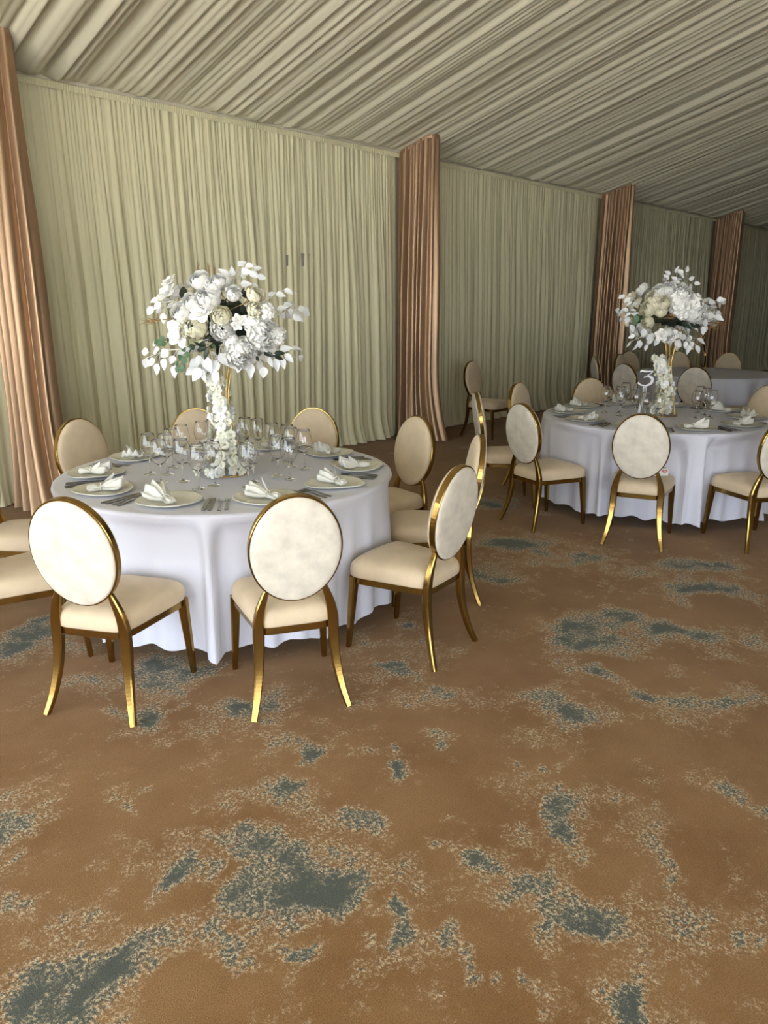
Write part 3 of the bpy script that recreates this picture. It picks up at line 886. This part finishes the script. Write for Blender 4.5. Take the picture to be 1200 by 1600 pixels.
# ------------------------------------------------------------------ flowers
def petal(L_, W_, cup, curl, nx=4, ny=5, tip=0.0):
    """petal from the origin along +Z, opening towards +X"""
    v = []
    for j in range(ny):
        q = j / (ny - 1)
        wd = W_ * (math.sin(PI * (0.12 + 0.76 * q)) ** 0.8) * (1 - tip * q * q)
        for i in range(nx):
            c = -1 + 2 * i / (nx - 1)
            v.append((cup * math.sin(q * PI * 0.5) * L_ * 0.5 + curl * q * q * L_ - 0.25 * cup * c * c * wd, c * wd, L_ * q * (1 - 0.08 * c * c)))
    return v, grid_faces(nx, ny)
def shell_petal(R, th0, th1, az, flare, ruf, seed, nx=5, ny=5):
    """petal lying on a sphere of radius R from polar angle th0 (below) up to th1 (rim), half width az"""
    v = []
    for j in range(ny):
        q = j / (ny - 1); th = math.radians(th0 + (th1 - th0) * q)
        for i in range(nx):
            c = -1 + 2 * i / (nx - 1)
            rr = R * (1 + flare * q * q + ruf * math.sin(4 * c + seed) * q)
            t2 = th + (math.radians(14) * c * c * q if q > 0.5 else 0)
            ph = c * az * (0.55 + 0.45 * math.sin(PI * min(q * 0.75 + 0.2, 1)))
            v.append((rr * math.sin(t2) * math.cos(ph), rr * math.sin(t2) * math.sin(ph), rr * math.cos(t2)))
    return v, grid_faces(nx, ny)
def rose_mesh(name, mat, seed, layers):
    r = random.Random(seed); gg = Geo()
    for (n, R, th0, th1, az, flare, ruf) in layers:
        o = r.uniform(0, 6.28)
        for k in range(n):
            v, f = shell_petal(R * r.uniform(.96, 1.04), th0, th1 + r.uniform(-5, 5), az, flare, ruf, r.uniform(0, 6))
            gg.add(v, f, Matrix.Rotation(o + 2 * PI * k / n + r.uniform(-.1, .1), 4, 'Z') @ Matrix.Rotation(r.uniform(-.05, .05), 4, 'X'))
    return gg.mesh(name, mat)
def star_mesh(name, mat, seed, layers):
    r = random.Random(seed); gg = Geo()
    for (n, L_, W_, tilt, cup, curl) in layers:
        o = r.uniform(0, 6.28)
        for k in range(n):
            v, f = petal(L_ * r.uniform(.92, 1.08), W_, cup, curl)
            gg.add(v, f, Matrix.Rotation(o + 2 * PI * k / n + r.uniform(-.12, .12), 4, 'Z') @ Matrix.Translation((0.04, 0, 0)) @ Matrix.Rotation(math.radians(tilt + r.uniform(-6, 6)), 4, 'Y'))
    return gg.mesh(name, mat)
# unit flowers: radius about 1, facing +Z
ROSE = lambda mat, s: rose_mesh('rose', mat, s, [(3, .34, 120, 8, 1.3, .0, .02), (4, .48, 120, 16, 1.1, .02, .03), (5, .61, 120, 24, .95, .04, .03), (6, .74, 120, 33, .8, .06, .03), (6, .87, 125, 44, .8, .10, .03), (7, .98, 130, 58, .7, .15, .03)])
PEONY = lambda mat, s: rose_mesh('peony', mat, s, [(5, .42, 110, 10, .8, .1, .12), (6, .58, 110, 18, .7, .1, .14), (8, .70, 110, 30, .6, .12, .14), (9, .82, 115, 42, .55, .15, .12), (9, .93, 120, 58, .55, .18, .10), (8, 1.0, 125, 76, .55, .2, .08)])
LILY = lambda mat, s: star_mesh('lily', mat, s, [(4, .40, .12, 12, .0, .1), (5, .85, .44, 36, -.1, .25), (5, 1.1, .48, 62, .0, .2)])
BLOOM = lambda mat, s: star_mesh('blossom', mat, s, [(4, .45, .22, 20, -.2, .1), (5, .95, .46, 48, -.1, .25), (5, 1.05, .46, 75, -.1, .2)])
def hydrangea_mesh(mat, seed, n=46):
    r = random.Random(seed); gg = Geo()
    for i in range(n):
        z = 1 - 1.55 * (i + 0.5) / n; a = i * 2.39996
        d = Vector((math.sqrt(max(0, 1 - z * z)) * math.cos(a), math.sqrt(max(0, 1 - z * z)) * math.sin(a), z))
        q = d.to_track_quat('Z', 'Y').to_matrix().to_4x4()
        base = Matrix.Translation(d * r.uniform(0.66, 0.80)) @ q @ Matrix.Rotation(r.uniform(0, 1.5), 4, 'Z')
        for k in range(4):
            v, f = petal(0.27, 0.16, -.1, .2, 3, 3)
            gg.add(v, f, base @ Matrix.Rotation(k * PI / 2, 4, 'Z') @ Matrix.Rotation(math.radians(64 + r.uniform(-12, 12)), 4, 'Y'))
    s = bmesh.new(); bmesh.ops.create_icosphere(s, subdivisions=2, radius=0.66)
    gg.add([tuple(q.co) for q in s.verts], [tuple(q.index for q in p.verts) for p in s.faces]); s.free()
    return gg.mesh('hydrangea', mat)
FL = {'rose': [ROSE('petal', 1), ROSE('petal', 2)], 'cream_rose': [ROSE('petal_cream', 3), ROSE('petal_cream', 4)], 'peony': [PEONY('petal', 5), PEONY('petal', 6)],
      'cream_peony': [PEONY('petal_cream', 7)], 'lily': [LILY('petal', 8), LILY('petal', 9)], 'hydrangea': [hydrangea_mesh('petal', 10), hydrangea_mesh('petal', 11)],
      'blossom': [BLOOM('floret', 12), BLOOM('floret', 13), BLOOM('petal', 14)]}
FLNAME = {'rose': 'rose', 'cream_rose': 'rose', 'peony': 'peony', 'cream_peony': 'peony', 'lily': 'lily', 'hydrangea': 'hydrangea', 'blossom': 'blossom'}
def leaf_mesh(name, mat, wide, fold, droop, tipp):
    """unit leaf: stalk at origin, tip at +Y, face +Z"""
    v = []; n = 9
    for j in range(n):
        q = j / (n - 1)
        wd = wide * (math.sin(PI * min(q ** 0.75, 1)) ** 0.85) * (1 - tipp * q) if 0 < q < 1 else 0.0
        if q == 0: wd = 0.012
        for c in (-1, -0.5, 0, 0.5, 1):
            v.append((c * wd, q, fold * abs(c) * wd - droop * q * q))
    f = [tuple(reversed(k)) for k in grid_faces(5, n)]
    f = grid_faces(5, n)
    # thin stalk
    return mesh(name, v, f, mat)
LF = {'white': [leaf_mesh('leaf', 'white_leaf', 0.36, 0.25, 0.16, 0.35), leaf_mesh('leaf', 'white_leaf', 0.33, 0.35, 0.30, 0.3)],
      'green': [leaf_mesh('leaf', 'green_leaf', 0.45, 0.15, 0.1, 0.0)], 'dark': [leaf_mesh('leaf', 'dark_leaf', 0.24, 0.3, 0.25, 0.2)]}
def plume_mesh():
    gg = Geo(); r = random.Random(4)
    gg.add(*tube([(0, 0, 0), (0, 0.5, 0.02), (0, 0.75, 0.04)], 0.008, 4))
    for k in range(34):
        y = 0.35 + 0.45 * k / 34; a = r.uniform(0, 6.28); s_ = r.uniform(0.14, 0.3)
        e = Vector((math.cos(a) * 0.35, 1.0, math.sin(a) * 0.35)).normalized() * s_
        p = Vector((0, y, 0.02)); 
        gg.add(*tube([p, p + e], [0.006, 0.002], 3))
    return gg.mesh('straw_plume', 'straw')
PLUME = plume_mesh()

def look(d, roll=0.0, axis='Z'):
    return (d.normalized().to_track_quat(axis, 'Y').to_matrix().to_4x4() @ Matrix.Rotation(roll, 4, 'Z'))
def leaf_matrix(base, tip_dir, face_dir, size):
    y = tip_dir.normalized(); z = (face_dir - y * face_dir.dot(y))
    z = z.normalized() if z.length > 1e-4 else y.orthogonal().normalized()
    x = y.cross(z)
    mt4 = Matrix.Identity(4)
    for i in range(3):
        mt4[i][0] = x[i]; mt4[i][1] = y[i]; mt4[i][2] = z[i]
    return Matrix.Translation(base) @ mt4 @ Matrix.Scale(size, 4)
def put(name, me, parent, mat4):
    o = link(name, me, parent); o.matrix_local = mat4
    return o

def centerpiece(T, base, crop, centre_px, spec, label, seed):
    """base: foot on the table; crop: function crop px -> image px; spec lists are in crop px.
    Every bloom is set on a rounded mound about the stand's axis: the side seen in the photo from the
    measured list, the far side as its mirror image."""
    rnd = random.Random(seed)
    root = empty('centerpiece', (base.x, base.y, TOP))
    tag(root, label, 'flower arrangement', 'floral centerpieces')
    inv = Vector((base.x, base.y, TOP))
    depth = (Vector((base.x, base.y, TZ + 0.7)) - CPOS).dot(FWD)
    ppm = F_PX / depth
    def loc(cx, cy, off=0.0):
        """crop px -> local point on the upright plane through the axis, pushed off metres to the viewing side"""
        px, py = crop(cx, cy)
        r = ray(px, py)
        n = -fw
        P = CPOS + r * (((inv + n * off) - CPOS).dot(n) / r.dot(n))
        return P - inv
    cxy = loc(*centre_px)
    Rb = spec['radius']
    def mound(cx, cy, k=0.9):
        p = loc(cx, cy); d = p - cxy
        rr = min((d.length / Rb), 1.0)
        return loc(cx, cy, k * Rb * math.sqrt(max(0.0, 1 - rr * rr)) * 0.75)
    s = spec['scale']   # crop px per image px
    # ---- stand
    g_ = Geo(); rb, rw, rtp = 0.105, 0.022, 0.075
    zc = cxy.z - Rb * 0.45
    g_.add(*tube([(rb * math.cos(2 * PI * i / 40), rb * math.sin(2 * PI * i / 40), 0.006) for i in range(40)], 0.004, 6, True))
    link('base_ring', g_.mesh('base_ring', 'gold_wire'), root)
    for k in range(6):
        a = 2 * PI * k / 6 + 0.3; a2 = a + 0.9
        link('stand_wire', mesh('stand_wire', *tube(catmull([(rb * math.cos(a), rb * math.sin(a), 0.006), (0.6 * rb * math.cos(a + .25), 0.6 * rb * math.sin(a + .25), zc * 0.28), (rw * math.cos(a2), rw * math.sin(a2), zc * 0.62),
             (rw * 1.7 * math.cos(a2 + .4), rw * 1.7 * math.sin(a2 + .4), zc * 0.85), (rtp * math.cos(a2 + .7), rtp * math.sin(a2 + .7), zc + 0.06)], 5), 0.0032, 6), 'gold_wire'), root)
    # ---- core of dark foliage that holds the stems
    cb = bmesh.new(); bmesh.ops.create_icosphere(cb, subdivisions=3, radius=1.0)
    cv = [Vector(q.co) for q in cb.verts]; cf = [tuple(q.index for q in p.verts) for p in cb.faces]; cb.free()
    cv = [Vector((p.x, p.y, p.z * 0.62)) * Rb * 0.40 * (1 + 0.28 * math.sin(9 * p.x + 3 * p.z) * math.sin(8 * p.y + 2)) for p in cv]
    put('foliage_core', mesh('foliage_core', cv, cf, 'dark_leaf'), root, Matrix.Translation(cxy))
    # ---- blooms
    def bloom(kind, p, rad):
        out = (p - cxy); out.z += 0.06
        if out.length < 0.02: out = -fw.copy()
        d = (out.normalized() + Vector((rnd.uniform(-.15, .15), rnd.uniform(-.15, .15), rnd.uniform(-.1, .15))))
        me = FL[kind][rnd.randrange(len(FL[kind]))]
        depth_k = 0.9 if kind == 'hydrangea' else 0.45
        put(FLNAME[kind], me, root, Matrix.Translation(p - d.normalized() * rad * depth_k * 0.6) @ look(d, rnd.uniform(0, 6)) @ Matrix.Scale(rad, 4))
    for (kind, cx, cy, cr) in spec['blooms']:
        p = mound(cx, cy); rad = cr / s / ppm
        bloom(kind, p, rad * 1.08)
    for i, (kind, cx, cy, cr) in enumerate(spec['blooms']):     # far side of the mound
        if cr / s / ppm < 0.035 or i % 3 == 2: continue
        p = mound(cx, cy); d = p - cxy
        q = d - 2 * fw * d.dot(fw)
        q = Matrix.Rotation(rnd.uniform(-0.3, 0.3), 3, 'Z') @ q
        bloom(kind, cxy + q, cr / s / ppm)
    # ---- sprigs with single leaves
    def sprig(kind, stem, leaves, size, k0=0.5, mat='white_stem', mirror=False):
        pts = []
        n = len(stem)
        for i, (cx, cy) in enumerate(stem):
            pts.append(mound(cx, cy, k0 * (1 - 0.4 * i / max(n - 1, 1))))
        lv = [mound(cx, cy, k0 * 0.8) + (-fw) * rnd.uniform(-0.03, 0.05) for cx, cy in leaves]
        if mirror:
            fl = lambda p: cxy + ((p - cxy) - 2 * fw * (p - cxy).dot(fw)) - 0.06 * fw * 0 + fw * 0.06
            pts = [fl(p) for p in pts]; lv = [fl(p) for p in lv]
        path = catmull(pts, 5)
        st = link('sprig', mesh('sprig', *tube(path, [0.0028 * (1 - 0.6 * i / len(path)) for i in range(len(path))], 5), mat), root)
        g2 = Geo()
        for c in lv:
            near = min(range(len(path)), key=lambda i: (path[i] - c).length)
            anchor = path[max(near - 2, 0)]
            d = c - anchor
            if d.length < 0.012: d = (path[-1] - path[0])
            d = d.normalized() + Vector((0, 0, -0.35 if kind != 'dark' else 0))
            d += Vector((rnd.uniform(-.2, .2), rnd.uniform(-.2, .2), rnd.uniform(-.2, .2)))
            d.normalize()
            sz = size * rnd.uniform(0.85, 1.15)
            b0 = c - d * sz * 0.5
            face = (-fw * (1 if not mirror else -1) + UPZ * 0.35 + Vector((rnd.uniform(-.5, .5), rnd.uniform(-.5, .5), rnd.uniform(-.4, .4))))
            put('leaf', LF[kind][rnd.randrange(len(LF[kind]))], st, leaf_matrix(b0, d, face, sz))
            if (b0 - anchor).length > 0.006:
                g2.add(*tube([anchor, anchor.lerp(b0, 0.5) + Vector((0, 0, 0.004)), b0], 0.0014, 4))
        if g2.v: link('leaf_stalks', g2.mesh('leaf_stalks', mat), st)
    for i, (kind, stem, leaves, size) in enumerate(spec['sprigs']):
        sm = 'white_stem' if kind == 'white' else 'dark_leaf'
        sprig(kind, stem, leaves, 1.15 * size / s / ppm, 0.5 if kind == 'white' else 0.75, sm)
        if i % 2 == 0: sprig(kind, stem, leaves, size / s / ppm, 0.5, sm, True)
    for (x0, y0, x1, y1, k0) in spec['plumes']:
        a = mound(x0, y0, k0); b_ = mound(x1, y1, k0 * 0.9)
        put('straw_plume', PLUME, root, leaf_matrix(a, b_ - a, -fw, (b_ - a).length))
    # ---- blossoms wound down the stand
    lst = spec['garland']
    for j in range(spec['garland_n']):
        t = (j + rnd.random()) / spec['garland_n'] * (len(lst) - 1); k = min(int(t), len(lst) - 2); q = t - k
        a, b_ = lst[k], lst[k + 1]
        cx, cy, cr = (a[i] + (b_[i] - a[i]) * q for i in range(3))
        p0 = loc(cx, cy); rad = cr / s / ppm
        an = rnd.uniform(0, 2 * PI); dv = Vector((math.cos(an), math.sin(an), rnd.uniform(-.3, .5))).normalized()
        p = p0 + Vector((dv.x, dv.y, dv.z * 0.6)) * rad * rnd.uniform(0.45, 1.0)
        p.z = max(p.z, 0.034)
        put('blossom', FL['blossom'][rnd.randrange(3)], root, Matrix.Translation(p) @ look(dv, rnd.uniform(0, 6)) @ Matrix.Scale(rnd.uniform(0.021, 0.029) * spec.get('bl', 1.0), 4))
    return root

B1 = dict(scale=4.0, radius=0.42,
 blooms=[('rose', 443, 180, 52), ('rose', 568, 185, 36), ('peony', 528, 215, 44), ('lily', 250, 195, 44), ('lily', 238, 262, 60), ('peony', 495, 292, 66), ('rose', 325, 385, 56),
         ('cream_rose', 580, 415, 56), ('cream_peony', 405, 480, 70), ('lily', 310, 512, 84), ('lily', 452, 385, 66), ('cream_peony', 800, 370, 44), ('hydrangea', 885, 375, 62),
         ('hydrangea', 800, 455, 64), ('peony', 850, 530, 82), ('hydrangea', 948, 550, 62), ('peony', 715, 652, 80), ('hydrangea', 650, 585, 50), ('peony', 590, 495, 60),
         ('cream_rose', 795, 272, 42), ('lily', 690, 440, 34), ('lily', 725, 445, 28), ('lily', 680, 470, 30), ('rose', 385, 320, 46), ('peony', 660, 270, 40)],
 sprigs=[('white', [(620, 330), (650, 220), (690, 120)], [(708, 83), (660, 140), (605, 142), (765, 103), (796, 163), (745, 215), (742, 137), (600, 222)], 56),
         ('white', [(860, 320), (940, 270), (1060, 262)], [(960, 282), (1010, 262), (905, 275)], 48),
         ('white', [(900, 420), (1000, 390), (1120, 400)], [(1005, 340), (1095, 372), (1118, 405), (1062, 432), (1022, 395), (968, 365), (975, 420)], 62),
         ('white', [(860, 640), (960, 655), (1090, 680)], [(990, 615), (1062, 618), (1015, 675), (1082, 685), (972, 712), (935, 720), (897, 702), (850, 770)], 70),
         ('white', [(290, 320), (200, 340), (130, 395)], [(175, 318), (190, 352), (135, 385), (222, 432), (290, 320)], 58),
         ('white', [(330, 620), (210, 640), (90, 690)], [(155, 588), (102, 638), (170, 634), (232, 650), (160, 702), (105, 715), (190, 747), (232, 718), (300, 762), (280, 690)], 66),
         ('white', [(480, 610), (470, 700), (450, 790)], [(430, 782), (472, 792), (505, 718), (400, 722), (385, 762), (440, 700), (335, 640)], 84),
         ('white', [(580, 600), (560, 700), (545, 790)], [(540, 738), (605, 690), (545, 805), (620, 650)], 84),
         ('white', [(700, 620), (760, 690), (790, 740)], [(775, 752), (730, 700), (690, 735)], 74),
         ('green', [(530, 560), (420, 600), (320, 730)], [(500, 570), (470, 545), (430, 582), (395, 612), (345, 622), (382, 656), (322, 682), (298, 715), (350, 742), (365, 690), (325, 745), (410, 570), (535, 605)], 38),
         ('green', [(280, 570), (230, 565), (190, 570)], [(222, 556), (215, 585), (192, 575), (240, 590), (260, 560)], 36),
         ('dark', [(400, 380), (360, 310), (320, 230)], [(342, 262)], 110),
         ('dark', [(560, 560), (500, 610), (440, 640)], [(455, 622), (492, 655), (450, 590)], 70),
         ('dark', [(780, 600), (850, 640), (950, 670)], [(810, 682), (885, 652), (945, 676), (950, 648), (870, 640)], 60),
         ('dark', [(600, 330), (640, 280), (700, 260)], [(638, 262), (735, 285), (735, 388), (430, 310), (560, 265)], 74)],
 plumes=[(640, 375, 850, 280, 0.7), (700, 350, 830, 300, 0.8), (300, 430, 80, 455, 0.5), (520, 230, 500, 75, 0.3), (540, 230, 540, 95, 0.3), (500, 230, 465, 100, 0.3), (430, 200, 440, 60, 0.2)],
 garland=[(540, 790, 60), (560, 850, 60), (575, 960, 70), (585, 1060, 90), (605, 1140, 100), (620, 1220, 115), (610, 1310, 150), (590, 1370, 190), (620, 1385, 190)], garland_n=210)
B2 = dict(scale=4.615, radius=0.42,
 blooms=[('hydrangea', 580, 335, 84), ('hydrangea', 690, 325, 84), ('peony', 690, 395, 72), ('hydrangea', 612, 392, 62), ('hydrangea', 540, 272, 66), ('peony', 600, 262, 54), ('rose', 410, 245, 42), ('peony', 480, 228, 46),
         ('cream_rose', 330, 382, 48), ('cream_rose', 380, 342, 44), ('cream_rose', 447, 330, 44), ('cream_rose', 425, 388, 44), ('cream_peony', 370, 300, 48), ('cream_rose', 330, 482, 40),
         ('rose', 470, 575, 46), ('lily', 430, 570, 40), ('lily', 510, 575, 40), ('hydrangea', 735, 400, 40)],
 sprigs=[('white', [(590, 260), (600, 200), (618, 110)], [(620, 90), (570, 110), (565, 140), (650, 160), (680, 198), (650, 224), (527, 160), (540, 186), (560, 215)], 46),
         ('white', [(300, 370), (220, 300), (130, 292)], [(130, 295), (180, 320), (185, 350), (238, 345), (150, 285)], 46),
         ('white', [(300, 450), (220, 410), (130, 410)], [(160, 388), (135, 412), (180, 425), (190, 466), (220, 390), (240, 420)], 50),
         ('white', [(360, 560), (270, 590), (190, 630)], [(208, 580), (190, 642), (230, 658), (280, 640), (312, 662), (345, 622), (355, 585)], 52),
         ('white', [(720, 350), (800, 340), (890, 325)], [(850, 315), (890, 332), (865, 362), (795, 335), (757, 320)], 54),
         ('white', [(680, 440), (760, 440), (850, 440)], [(830, 445), (742, 486), (820, 420), (780, 430), (850, 415), (755, 535), (715, 540)], 56),
         ('white', [(580, 500), (630, 580), (690, 660)], [(600, 590), (670, 525), (622, 540), (706, 612), (590, 640), (645, 650), (678, 672), (711, 665), (608, 674), (640, 600)], 54),
         ('white', [(470, 500), (420, 570), (400, 620)], [(400, 622), (350, 582), (545, 632), (555, 572), (440, 560), (510, 560), (390, 560)], 60),
         ('white', [(340, 480), (290, 480), (250, 500)], [(270, 490), (290, 530), (300, 560)], 60),
         ('green', [(330, 430), (270, 450), (220, 470)], [(240, 455), (265, 470), (230, 480), (290, 440), (255, 440)], 40),
         ('dark', [(480, 440), (560, 470), (700, 480)], [(520, 450), (600, 500), (680, 500), (560, 430), (430, 460), (480, 470)], 70)],
 plumes=[(700, 470, 890, 490, 0.4), (720, 490, 860, 530, 0.4), (380, 420, 560, 430, 0.9), (400, 450, 540, 445, 0.9)],
 garland=[(410, 730, 45), (430, 790, 50), (450, 860, 60), (455, 930, 62), (465, 990, 62), (440, 1060, 80), (425, 1100, 88), (430, 1110, 88)], garland_n=150, bl=1.1)
b1 = on_z(357, 741, TZ)
centerpiece(T1, b1, lambda x, y: (200 + x / 4.0, 390 + y / 4.0), (590, 450), B1, 'tall white floral centerpiece with green eucalyptus sprigs on a gold wire stand', 3)
b2 = on_z(1037, 650, TZ)
centerpiece(T2, b2, lambda x, y: (940 + x / 4.615, 400 + y / 4.615), (510, 400), B2, 'tall white floral centerpiece with cream roses beside the number 3', 5)

# far table centrepiece: same kind of stand, smaller bouquet, mostly hidden behind the nearer one
def far_piece():
    root = empty('centerpiece', (T3.x - 0.1, T3.y + 0.1, TOP))
    tag(root, 'far white bouquet on a spread gold wire stand on the shaded table', 'flower arrangement', 'floral centerpieces')
    rnd = random.Random(8)
    g_ = Geo(); g_.add(*tube([(0.12 * math.cos(2 * PI * i / 32), 0.12 * math.sin(2 * PI * i / 32), 0.006) for i in range(32)], 0.004, 6, True))
    link('base_ring', g_.mesh('base_ring', 'gold_wire'), root)
    for k in range(5):
        a = 2 * PI * k / 5
        link('stand_wire', mesh('stand_wire', *tube([(0.12 * math.cos(a), 0.12 * math.sin(a), 0.006), (0.03 * math.cos(a), 0.03 * math.sin(a), 0.42), (0.10 * math.cos(a), 0.10 * math.sin(a), 0.62)], 0.005, 6), 'gold_wire'), root)
    for k in range(26):
        z = 1 - 1.5 * (k + .5) / 26; a = k * 2.4
        d = Vector((math.sqrt(max(0, 1 - z * z)) * math.cos(a), math.sqrt(max(0, 1 - z * z)) * math.sin(a), z))
        kind = ('hydrangea', 'peony', 'rose', 'cream_rose')[k % 4]
        put(FLNAME[kind], FL[kind][0], root, Matrix.Translation(Vector((0, 0, 0.72)) + Vector((d.x * .17, d.y * .17, d.z * .13))) @ look(d) @ Matrix.Scale(0.062, 4))
far_piece()

# ------------------------------------------------------------------ number sign
def stroke_mesh(strokes, thick):
    gg = Geo()
    for keys in strokes:
        pts = catmull([(x, 0, z) for x, z, w_ in keys], 6)
        ws = lerp_list([(k[2],) for k in keys], len(pts))
        v = []
        for i, p in enumerate(pts):
            t = (pts[min(i + 1, len(pts) - 1)] - pts[max(i - 1, 0)]).normalized(); n = Vector((-t.z, 0, t.x))
            h = ws[i][0] / 2
            v += [p + n * h + Vector((0, -thick / 2, 0)), p - n * h + Vector((0, -thick / 2, 0)), p - n * h + Vector((0, thick / 2, 0)), p + n * h + Vector((0, thick / 2, 0))]
        f = grid_faces(4, len(pts), wrap_u=True); f.append((3, 2, 1, 0)); f.append(tuple(range(len(v) - 4, len(v))))
        gg.add(v, f)
    return gg
sp = on_z(1001, 649, TZ)
root = empty('table_number', (sp.x, sp.y, TOP), math.atan2(RT.y, RT.x))
k = 0.040 / 45.0
def S(x, z, w_): return ((x - 850) * k * 1.06, 0.245 + (175 - z) * k, w_ * k)
three = stroke_mesh([[S(812, 52, 7), S(824, 36, 16), S(870, 44, 14), S(928, 40, 8)], [S(926, 42, 8), S(890, 72, 8), S(846, 98, 9)],
                     [S(848, 98, 9), S(885, 86, 16), S(922, 108, 26), S(918, 146, 26), S(880, 172, 15), S(835, 170, 12), S(805, 152, 14), S(808, 142, 14)]], 0.004)
link('numeral', three.mesh('numeral', 'white_acrylic', False), root)
st = stroke_mesh([[(0.004, 0.248, 0.010), (0.002, 0.16, 0.014), (-0.012, 0.07, 0.018), (-0.020, 0.0, 0.024)], [(0.018, 0.250, 0.006), (0.026, 0.19, 0.008), (0.012, 0.13, 0.008), (-0.004, 0.09, 0.008)]], 0.004)
link('stem', st.mesh('stem', 'white_acrylic', False), root)
g = Geo().box(-0.06, 0.03, -0.03, 0.03, 0, 0.006)
link('foot', g.mesh('foot', 'white_acrylic', False), root)
tag(root, 'white acrylic number 3 on a slim stem beside the flower stand', 'table number')

# ------------------------------------------------------------------ box and paper on the chair seat
def seat_point(lx, ly, z):
    return CHAIR_M.matrix_basis @ Vector((lx, ly, z))
p = seat_point(0.115, 0.02, 0.4818)
root = empty('small_box', p, math.atan2(RT.y, RT.x) + 0.12)
g = Geo().box(-0.065, 0.055, -0.03, 0.045, 0, 0.052)
link('carton', g.mesh('carton', 'card', False), root)
K = 24
v = [(0.026 + 0.022 * math.cos(2 * PI * i / K), -0.0306, 0.033 + 0.010 * math.sin(2 * PI * i / K)) for i in range(K)] + [(0.026 + 0.022 * math.cos(2 * PI * i / K), -0.0300, 0.033 + 0.010 * math.sin(2 * PI * i / K)) for i in range(K)]
f = [tuple(range(K))] + [(i, K + i, K + (i + 1) % K, (i + 1) % K) for i in range(K)]
link('red_mark', mesh('red_mark', v, f, 'red', False), root)
g = Geo(); g.box(0.012, 0.040, -0.0312, -0.0305, 0.0305, 0.0335); g.box(0.017, 0.035, -0.0312, -0.0305, 0.0360, 0.0378)
link('print_lines', g.mesh('print_lines', 'card', False), root)
tag(root, 'small white carton with a red oval mark on a beige chair seat', 'box')
g = Geo()
nu = 9
v = [(-0.06 + 0.12 * i / 8, -0.035 + 0.07 * j / 5, 0.0022 + 0.002 * math.sin(i * 1.3 + j)) for j in range(6) for i in range(nu)]
n = len(v); v += [(a, b_, c - 0.0015) for a, b_, c in v]
f = grid_faces(nu, 6) + [tuple(i + n for i in reversed(q)) for q in grid_faces(nu, 6)]
o = link('paper_slip', mesh('paper_slip', v, f, 'card'), None, seat_point(-0.03, -0.11, 0.4745), (0, 0, math.radians(19 - 90)))
tag(o, 'crumpled white paper slip on the chair seat under the oval back', 'paper')
